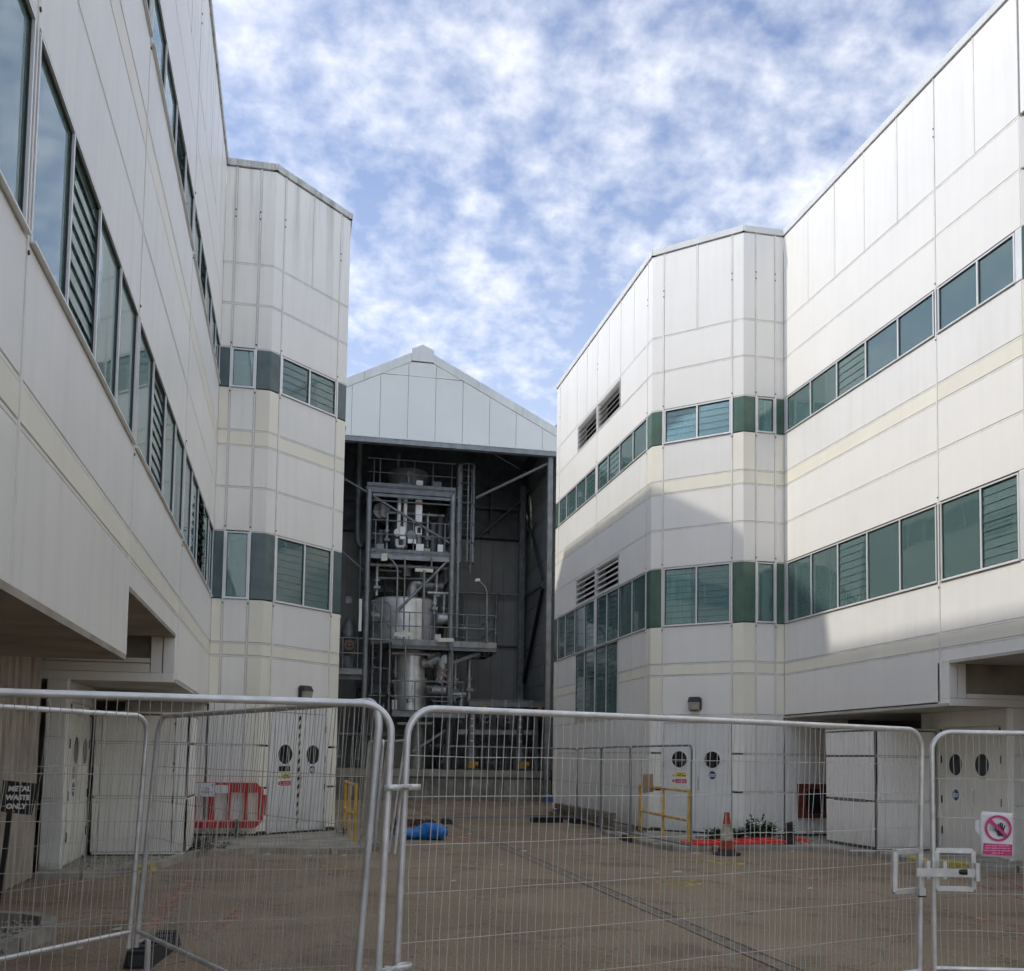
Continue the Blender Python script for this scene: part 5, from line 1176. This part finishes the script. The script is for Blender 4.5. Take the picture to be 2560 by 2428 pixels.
# black notice board on a post
def metal_waste():
    t = thing('notice_sign',(-2.98,12.5,0),'black sign reading METAL WASTE ONLY on a post by the ribbed wall','sign')
    F = Face((-3.18,12.52),(.985,.05),(.05,-1.0)); mb = MB()
    F.poly(mb,[(-.02,1.03),(.335,.985),(.40,1.335),(.02,1.375)],-.012,0); mb.build('board','black',t)
    mb = MB(); mb.beam(F.P(.12,-.03,1.2),F.P(.02,-.03,.0),.055,.05); mb.build('post','black',t)
    for k, s_ in enumerate(('METAL','WASTE','ONLY')):
        cu = D.curves.new('text','FONT'); cu.body = s_; cu.size = .076; cu.shear = .22; cu.offset = .0045; cu.extrude = .001; cu.align_x = 'CENTER'
        o = D.objects.new('tmp',cu); COL.objects.link(o); dg = bpy.context.evaluated_depsgraph_get(); me = D.meshes.new_from_object(o.evaluated_get(dg)); D.objects.remove(o)
        Z = Vector((0,0,1)); p = F.P(.195-.014*k,.003,1.255-.098*k); M4 = Matrix((F.U,Z-F.U*.10,F.N)).transposed().to_4x4(); M4.translation = p-Vector(t['_o'])
        me.transform(M4); me.materials.append(MATS['white_text']); ob = D.objects.new('lettering',me); COL.objects.link(ob); ob.parent = t
    for u, z in ((.20,1.345),(.15,1.03)): mb = MB(); F.disc(mb,u,z,.008,0,.006,8); mb.build('bolt','galv',t)
metal_waste()
# kerbed bed of gravel at the lower left
t = thing('gravel_bed',(-2.6,10.3,0),'kerbed bed of gravel at the lower left corner','planter')
bed = [(-3.36,8.2),(-2.62,8.75),(-2.26,9.5),(-2.14,10.25),(-2.24,10.75),(-2.5,11.0),(-3.36,11.25)]
for (a, b) in zip(bed[1:-1], bed[2:]):
    a_ = Vector(a); b_ = Vector(b); d = (b_-a_).normalized(); mb = MB(); mb.beam((*(a_+d*.01),.06),(*(b_-d*.01),.06),.14,.13); mb.build('kerb_stone','kerb',t)
mb = MB(); mb.prism(bed,0,.05); mb.build('soil','grate',t)
def scatter(n, fn, smin, smax, seed):
    rr = random.Random(seed); mb = MB()
    for _ in range(n):
        x, y, z = fn(rr); s_ = rr.uniform(smin,smax); vs = []
        for (i,j,k) in ((1,0,0),(-1,0,0),(0,1,0),(0,-1,0),(0,0,1),(0,0,-1)):
            q = s_*rr.uniform(.6,1.2); vs.append((x+i*q,y+j*q,z+k*q*.6))
        mb.add(vs,[(0,2,4),(2,1,4),(1,3,4),(3,0,4),(2,0,5),(1,2,5),(3,1,5),(0,3,5)])
    return mb
scatter(900,lambda r: (lambda u,v: (-3.3+u*(.95+.12*math.sin(v*3.1)),8.7+v*2.2,.06))(r.random(),r.random()),.015,.04,11).build('gravel','stone',t,kind='stuff')

# ------------------------------------------------------------------ things standing in the yard
def flood_block(): pass
def wall_lamp(F, u, z, label):
    t = thing('wall_lamp',F.P(u,0,z)[:],label,'lamp','bulkhead lamps over the doors')
    def pan(u0,u1,z0,z1,d0,d1,c):
        pts = [(u0+c,z0),(u1-c,z0),(u1,z0+c),(u1,z1-c),(u1-c,z1),(u0+c,z1),(u0,z1-c),(u0,z0+c)]; mb = MB(); F.poly(mb,pts,d0,d1); return mb
    pan(u-.145,u+.145,z-.16,z+.16,.002,.10,.04).build('housing','lamp_black',t)
    P = F.P; mb = MB(); a, b = u-.135, u+.135
    mb.hexa([P(a,.09,z-.15),P(b,.09,z-.15),P(b,.09,z+.04),P(a,.09,z+.04),P(a+.02,.15,z-.13),P(b-.02,.15,z-.13),P(b-.01,.17,z+.04),P(a+.01,.17,z+.04)]); mb.build('diffuser','lamp_diffuser',t)
    mb = MB(); mb.hexa([P(a-.01,.09,z+.042),P(b+.01,.09,z+.042),P(b+.01,.09,z+.155),P(a-.01,.09,z+.155),P(a,.18,z+.042),P(b,.18,z+.042),P(b-.03,.14,z+.15),P(a+.03,.14,z+.15)]); mb.build('hood','lamp_black',t)
wall_lamp(XR_[3],1.145,3.03,'black hooded bulkhead lamp with a beige diffuser above the right double doors')
wall_lamp(XL_[3],1.22,3.03,'black hooded bulkhead lamp above the left double doors with the hazard strip')
# vent hatch by the right enclosure
t = thing('vent_hatch',(11.55,21.55,.47),'rusty red square vent hatch with a black opening by the right enclosure','vent')
F = XR_[2]; mb = MB(); F.box(mb,-1.15,-.30,.47,1.24,.002,.05); mb.build('plate','vent_red',t)
pts = arc(-.62,1.0,.14,0,math.pi/2,5)+arc(-.84,1.0,.14,math.pi/2,math.pi,5)+arc(-.84,.70,.14,math.pi,1.5*math.pi,5)+arc(-.62,.70,.14,1.5*math.pi,2*math.pi,5)
mb = MB(); F.poly(mb,pts,.05,.056); mb.build('opening','dark_void',t)
mb = MB(); mb.tube([F.P(u,.055,z) for u,z in pts],.018,6,closed=True); mb.build('opening_rim','vent_red',t)
# traffic cone
t = thing('traffic_cone',(7.85,17.9,0),'dirty orange traffic cone with a worn white sleeve','cone')
mb = MB(); base = [(7.85+.25*math.cos(a)*(1 if abs(math.cos(a)) < .95 else .97),17.9+.25*math.sin(a)) for a in [math.pi/4*k+math.pi/8 for k in range(8)]]; mb.prism(base,0,.045); mb.build('base','rubber',t)
cr = lambda z: .155-.115*(z-.05)/.72
for z0, z1, m, e in ((.045,.12,'rubber',.012),(.12,.27,'orange_cone',0),(.27,.57,'cone_sleeve',.004),(.57,.73,'orange_cone',0),(.73,.78,'orange_cone',.006)):
    mb = MB(); mb.lathe((7.85,17.9,0),[(cr(z0)+e,z0),(cr((z0+z1)/2)+e,(z0+z1)/2),(cr(z1)+e,z1)],24); mb.build('cone_band',m,t)
# red plastic barriers
def barrier_pts(F, W_, Z0, H_):
    return
def barrier(F, label, u0, W_, z0, H_, m, n=6, name='plastic_barrier'):
    t = thing(name,F.P(u0+W_/2,0,z0)[:],label,'barrier','red plastic road barriers'); c = .14; d = .05
    out = [(u0+c,z0),(u0+W_-c,z0),(u0+W_,z0+c),(u0+W_,z0+H_-c),(u0+W_-c,z0+H_),(u0+c,z0+H_),(u0,z0+H_-c),(u0,z0+c)]
    def bar(nm, pts): mb = MB(); F.poly(mb,pts,-d/2,d/2); mb.build(nm,m,t)
    tr, br = H_*.22, H_*.17
    bar('top_rail',[(u0+c*.9,z0+H_-tr),(u0+W_-c*.9,z0+H_-tr),(u0+W_,z0+H_-tr),(u0+W_,z0+H_-c),(u0+W_-c,z0+H_),(u0+c,z0+H_),(u0,z0+H_-c),(u0,z0+H_-tr)])
    bar('bottom_rail',[(u0+c,z0),(u0+W_-c,z0),(u0+W_,z0+c),(u0+W_,z0+br),(u0,z0+br),(u0,z0+c)])
    pw = W_/n
    for k in range(n+1):
        w_ = .10 if k in (0,n) else (.11 if k == 3 else .07); uc = u0+k*pw; uc = min(max(uc,u0+w_/2),u0+W_-w_/2)
        mb = MB(); F.slab(mb,uc-w_/2,uc+w_/2,z0+br-.004,z0+H_-tr+.004,-d*.42,d*.42,.012); mb.build('upright',m,t)
    for z_, h_ in ((z0+H_-tr+.035,.012),(z0+H_-.07,.012),(z0+br-.05,.012)):
        mb = MB(); F.box(mb,u0+.12,u0+W_-.12,z_,z_+h_,d/2-.001,d/2+.006); mb.build('moulded_rib',m,t)
    return t
BF = Face((-3.1,21.42),(1,0.02),(.02,-1))
tb = barrier(BF,'red plastic barrier leaning upright against the left block wall',.55,2.0,.24,.90,'red_plastic')
F = BF
mb = MB(); F.poly(mb,[(2.55,.90),(2.62,.90),(2.60,.50),(2.56,.50)],-.02,.0); mb.build('hook','red_plastic',tb)
t = thing('paper_notice',F.P(1.5,.05,.95)[:],'white paper notices taped to the upright red barrier','notice')
mb = MB(); F.poly(mb,[(1.22,.86),(1.60,.86),(1.60,1.13),(1.22,1.13)],.034,.038); mb.build('sheet','paper',t)
mb = MB(); F.poly(mb,[(1.61,.93),(1.86,.93),(1.86,1.09),(1.61,1.09)],.034,.038); mb.build('sheet','paper',t)
mb = MB(); F.ring(mb,1.45,1.01,.028,.036,.038,.040,16); F.box(mb,1.34,1.57,.945,.955,.038,.040); F.box(mb,1.41,1.49,.925,.933,.038,.040); F.box(mb,1.425,1.475,1.005,1.012,.038,.040); F.box(mb,1.545,1.575,1.07,1.10,.038,.040); mb.build('print','black',t)
mb = MB(); mb.tube([(-1.05,21.25,.08),(-1.05,21.25,.42)],.035,10); t = mb.build('green_stake','green_stake_mat' if 'green_stake_mat' in MATS else 'sign_blue'); 
t['label'] = 'short dark green stub post in front of the upright red barrier'; t['category'] = 'post'; t.data.materials[0] = mat('green_stub',(0.02,0.12,0.06),.6,var=.3,vscale=9)
# barrier lying flat on the right
class Flat(Face):
    def P(s, u, d, z): return s.p+s.U*u+s.N*z+Vector((0,0,1))*(d+s.h+u*s.sl)
FL = Flat((7.52,18.62),(1,.10),(-.10,1)); FL.h = .13; FL.sl = .016
barrier(FL,'bright red plastic barrier lying flat on the right kerb',0,2.1,0,.75,'red_bright')
FL2 = Flat((9.75,18.9),(1,.10),(-.10,1)); FL2.h = .14; FL2.sl = .0
t = thing('ribbed_block',(9.62,18.95,.1),'dark ribbed plastic barrier foot standing on end beside the flat red barrier','base block')
mb = MB(); mb.hexa([(9.53,18.85,.08),(9.70,18.85,.08),(9.70,19.0,.08),(9.53,19.0,.08),(9.56,18.88,.52),(9.67,18.88,.55),(9.67,18.98,.55),(9.56,18.98,.52)]); mb.build('body','rubber',t)
for k in range(7): mb = MB(); mb.box(9.55,9.69,18.835,18.85,.14+k*.055,.16+k*.055); mb.build('rib','rubber',t)
mb = MB(); mb.hexa([(9.80,18.82,.16),(10.02,18.85,.14),(10.02,19.1,.14),(9.80,19.1,.16),(9.82,18.84,.24),(10.0,18.86,.22),(10.0,19.08,.22),(9.82,19.08,.24)]); t = mb.build('red_offcut','red_bright'); t['label'] = 'small bright red plastic end piece right of the dark barrier foot'; t['category'] = 'plastic piece'
# blue bag
def bag():
    rr = random.Random(3); mb = MB(); n, k = 34, 18; vs = []
    for i in range(n+1):
        f = i/n; x = 2.08+f*1.14; hgt = .135+.07*math.exp(-((f-.75)/.2)**2)+.02*math.sin(f*14); w = .22+.05*math.sin(f*9)
        e = max(.02,min(1,min(f,1-f)*7))**.5
        for j in range(k):
            a = 2*math.pi*j/k; vs.append((x+.010*rr.gauss(0,1),21.55+math.cos(a)*w*e+.012*rr.gauss(0,1)+.1*math.sin(f*5),max(.006,hgt*.9+math.sin(a)*hgt*e*.95+.014*rr.gauss(0,1)*e)))
    fs = [(i*k+j,i*k+(j+1)%k,(i+1)*k+(j+1)%k,(i+1)*k+j) for i in range(n) for j in range(k)]+[tuple(range(k)),tuple(n*k+j for j in range(k))]
    mb.add(vs,fs,True); o = mb.build('blue_bag','blue_bag'); o['label'] = 'crumpled bright blue plastic sack lying on the tarmac'; o['category'] = 'sack'
    md = o.modifiers.new('s','SUBSURF'); md.levels = 1; md.render_levels = 1
bag()
# pallet stack with bricks
t = thing('pallet',(2.75,23.4,0),'worn timber pallet carrying dark bricks behind the blue sack','pallet')
for k in range(3): mb = MB(); y = 22.9+k*.5; mb.box(2.2,3.4,y,y+.1,.0,.022); mb.build('bottom_board','wood',t)
for k in range(3):
    for j in range(3): mb = MB(); mb.box(2.22+j*.53,2.34+j*.53,22.9+k*.5,23.0+k*.5,.022,.15); mb.build('block','wood_dark',t)
for k in range(7): mb = MB(); y = 22.88+k*.17; mb.box(2.18,3.44,y,y+.12,.15,.172); mb.build('top_board','wood',t)
i = 0
for x_ in (2.24,2.48,2.72,2.96):
    for y_ in (22.95,23.3):
        mb = MB(); mb.box(x_,x_+.20,y_,y_+.10,.173,.29+.02*(i % 2)); o = mb.build('brick','wood_dark'); i += 1
        o['label'] = 'dark block stacked on the timber pallet'; o['category'] = 'block'; o['group'] = 'dark blocks on the pallet'
# yellow tube railings
def railing(label, pts, zt_, zm, posts, cross=None):
    t = thing('yellow_railing',(pts[0][0],pts[0][1],0),label,'railing','yellow tube railings')
    for z in (zt_,zm):
        mb = MB(); mb.tube([(x,y,z) for x,y in pts],.030,10); mb.build('rail','yellow',t)
    for x, y, z in posts: mb = MB(); mb.tube([(x,y,.05),(x,y,z+.03)],.032,10); mb.build('post','yellow',t)
railing('yellow tube railing in front of the right double doors',[(7.86,22.8),(7.68,20.8),(7.52,18.95)],1.13,.56,[(7.86,22.8,1.13),(7.68,20.8,1.1),(7.52,18.95,1.13)])
railing('yellow tube railing seen end-on beside the left block corner',[(1.12,22.4),(1.13,21.0),(1.20,20.0)],1.16,.60,[(1.12,22.4,1.16),(1.14,21.0,1.16),(1.20,20.0,1.16)])
# far fence panels in the yard
heras('far fence panel standing square across the yard before the dock',(3.93,26.7),(7.55,27.1),0.05,2.0,.021,False,'grey_tube',seed=21,zw=[.4,.7,1.0,1.3,1.6],dx=.075,group='far fence panels')
heras('far fence panel along the right block, nearest the dock',(7.50,26.9),(7.16,23.6),0.05,2.0,.021,False,'grey_tube',seed=22,zw=[.4,.7,1.0,1.3,1.6],dx=.075,group='far fence panels')
heras('far fence panel along the right block, middle one',(7.14,23.5),(7.05,21.1),0.05,2.0,.021,False,'grey_tube',seed=23,zw=[.4,.7,1.0,1.3,1.6],dx=.075,group='far fence panels')
heras('far fence panel ending in front of the right double doors',(7.03,21.0),(7.18,17.95),0.05,2.0,.021,False,'grey_tube',seed=24,zw=[.5,.8,1.1,1.4,1.7],dx=.075,group='far fence panels')
for k, (x, y, lab) in enumerate(((7.04,21.05,'yellow-topped fence foot beside the yellow railing'),(7.5,27.0,'dark fence foot at the far yard corner'),(3.95,26.7,'dark fence foot at the free end of the far panel'))):
    t = thing('rubber_block',(x,y,0),lab,'base block'); mb = MB(); mb.hexa([(x-.12,y-.35,0),(x+.12,y-.35,0),(x+.12,y+.35,0),(x-.12,y+.35,0),(x-.09,y-.3,.12),(x+.09,y-.3,.12),(x+.09,y+.3,.12),(x-.09,y+.3,.12)]); mb.build('block','block_black',t)
    if k == 0: mb = MB(); mb.box(x-.10,x+.10,y-.33,y-.1,.115,.14); mb.build('cap','yellow_motor',t)
# cardboard placard hung on the far fence
t = thing('placard',(7.62,21.75,1.02),'brown cardboard placard hung on strings over the yellow railing','placard')
F = Face((7.50,21.7),(1,.1),(.1,-1)); mb = MB(); F.poly(mb,[(.04,1.0),(.30,1.02),(.29,1.42),(.0,1.40)],-.01,0); mb.build('board','cardboard',t)
for u in (.02,.27): mb = MB(); mb.tube([F.P(u,.0,1.40),F.P(u-.02,.0,1.80)],.003,4); mb.build('string','black',t)
# pile of clear sheets leaning on the left railing
for k, (x, ln_) in enumerate(((1.40,.06),(1.50,.09),(1.62,.12))):
    heras(['spare mesh panel leaning behind the gate post, innermost','spare mesh panel leaning behind the gate post, middle one','spare mesh panel leaning behind the gate post, nearest'][k],(x+ln_*1.9,21.2-k*.3),(x+.10+ln_*1.9,18.9-k*.25),.02,2.0,.021,False,'galv_dull',(-ln_,0),seed=40+k,dx=.06,zw=[.3,.6,.9,1.2,1.5,1.8],group='spare mesh panels')
mb = MB(); mb.tube([(1.80,18.3,0),(2.02,18.6,2.05)],.035,10); o = mb.build('scaffold_pole','galv_dull'); o['label'] = 'grey pole leaning beside the spare mesh panels behind the gate post'; o['category'] = 'pole'
# timber baulk along the right block
t = thing('timber_edge',(7.7,27,0),'old timber edging with posts along the foot of the right block','timber')
for k in range(3): mb = MB(); y = 24.2+k*1.8; mb.box(7.55,7.75,y,y+1.78,.28,.42); mb.build('beam','timber_old',t)
for k in range(14): mb = MB(); y = 24.3+k*.38; mb.box(7.62,7.70,y,y+.3,.0,.28); mb.build('board','timber_old',t)
mb = MB(); mb.box(7.75,8.2,24.2,31,.02,.10); mb.build('bed','grate',t)
t = thing('black_tray',(6.95,27.4,0),'black plastic tray on the ground below the timber edging','tray'); mb = MB(); mb.box(6.4,7.2,27.2,27.7,0,.16); mb.box(6.38,7.22,27.18,27.72,.13,.17); mb.build('tray','block_black',t)
mb = MB(); mb.box(7.55,7.75,30.5,30.9,.42,.62); o = mb.build('blue_box','sign_blue'); o['label'] = 'small blue box on the end of the timber edging'; o['category'] = 'box'

# ------------------------------------------------------------------ plants, litter
def leafy(name, label, c, n, rx, ry, h_, m, seed, ls=.09, cat='plant', group=None):
    rr = random.Random(seed); t = thing(name,c,label,cat,group); mb = MB(); st = MB()
    for s_ in range(max(3,n//14)):
        a = rr.uniform(0,6.28); rad = rr.random()**.6; bx_, by_ = c[0]+rx*rad*.5*math.cos(a), c[1]+ry*rad*.5*math.sin(a)
        tx, ty, tz = c[0]+rx*rad*math.cos(a), c[1]+ry*rad*math.sin(a), c[2]+h_*(1-.55*rad)*rr.uniform(.65,1.05)
        st.tube([(bx_,by_,c[2]),((bx_+tx)/2,(by_+ty)/2,c[2]+(tz-c[2])*.55),(tx,ty,tz)],[.006,.005,.003],4)
        for q in range(14):
            f = rr.uniform(.15,1); p = Vector((bx_+(tx-bx_)*f,by_+(ty-by_)*f,c[2]+(tz-c[2])*f)); d = Vector((rr.gauss(0,1),rr.gauss(0,1),rr.uniform(-.1,.9))).normalized()
            sd = d.cross(Vector((0,0,1)));  sd = sd.normalized() if sd.length > .01 else Vector((1,0,0)); l_ = ls*rr.uniform(.6,1.2)
            mb.add([p,p+d*l_*.5+sd*l_*.2,p+d*l_+Vector((0,0,-l_*.15)),p+d*l_*.5-sd*l_*.2],[(0,1,2,3)])
    st.build('stem','weed',t); mb.build('leaves',m,t,kind='stuff')
leafy('leafy_weed','dark green leafy shrub growing at the foot of the right block corner',(9.75,20.6,.08),420,.42,.35,.62,'leaf',1,.16)
leafy('leafy_weed','small green tuft beside the traffic cone and door corner',(8.65,20.3,.08),200,.28,.2,.30,'leaf',2,.14)
leafy('leafy_weed','low green spread of weeds between the cone and the shrub',(9.2,20.5,.08),260,.38,.2,.30,'leaf',3,.13)
leafy('straggly_weed','dry straggly weeds at the corner of the left pavement',(-1.45,18.6,.02),520,.5,.75,.34,'weed',4,.11)
leafy('straggly_weed','dry weeds under the upright red barrier',(-1.2,20.9,.08),90,.6,.2,.22,'weed',5,.08)
leafy('straggly_weed','weeds at the base of the left block corner by the yellow railing',(1.05,22.0,.06),80,.15,.5,.3,'weed',6,.08)
leafy('straggly_weed','weeds by the right railing posts',(7.75,22.6,.06),120,.3,.7,.22,'weed',7,.08)
scatter(260,lambda r: (r.uniform(8.4,10.8),19.4+r.random()*1.9,.09),.02,.06,12).build('rubble','stone',None,kind='stuff',label='loose stones and rubble on the right pavement by the wall',category='rubble')
scatter(160,lambda r: (r.uniform(-3.0,-1.9),15.2+r.random()*1.9,.08),.015,.035,13).build('rubble','stone',None,kind='stuff',label='loose crumbs of stone on the left pavement',category='rubble')
scatter(420,lambda r: (r.uniform(-3,9.5),r.uniform(8,30),.004),.006,.016,14).build('grit','stone',None,kind='stuff',label='fine grit scattered across the yard tarmac',category='grit')
rr = random.Random(9)
spots = [(2.4,26.8),(3.9,22.9),(5.4,14.9),(5.8,15.1),(3.3,16.3),(4.2,18.7),(7.3,18.1),(9.4,18.4),(7.9,18.3),(-1.3,9.9),(-1.75,9.6),(-1.6,10.6),(0.3,17.9),(.9,18.0),(-.4,18.2),(6.9,13.0),(2.2,14.2),(1.2,19.2)]
where = ['far off by the pallet','on the drain by the blue sack','mid yard, left of a pair','mid yard, right of a pair','left of the drain mid yard','on the drain before the sack','by the far fence end','by the flat red barrier','beside the cone','by the rubber foot','between gravel bed and rubber foot','behind the rubber foot','under the left kerb','near the yellow railing foot','under the left door kerb','right of the drain','left part of the yard','by the leaning sheets']
for (x, y), w_ in zip(spots, where):
    mb = MB(); s_ = rr.uniform(.03,.09); mb.add([(x-s_,y-s_*.5,.008),(x+s_,y-s_*.7,.012),(x+s_*.9,y+s_*.6,.03),(x-s_*.6,y+s_*.5,.014)],[(0,1,2,3)])
    o = mb.build('litter_scrap','litter'); o['label'] = 'pale scrap of litter '+w_; o['category'] = 'litter'; md = o.modifiers.new('t','SOLIDIFY'); md.thickness = .003
mb = MB(); mb.box(10.05,10.95,17.35,17.43,.11,.125); o = mb.build('metal_strip','aluminium'); o['label'] = 'loose pale metal strip lying by the right enclosure'; o['category'] = 'metal strip'
for o in D.objects:
    if '_o' in o: del o['_o']
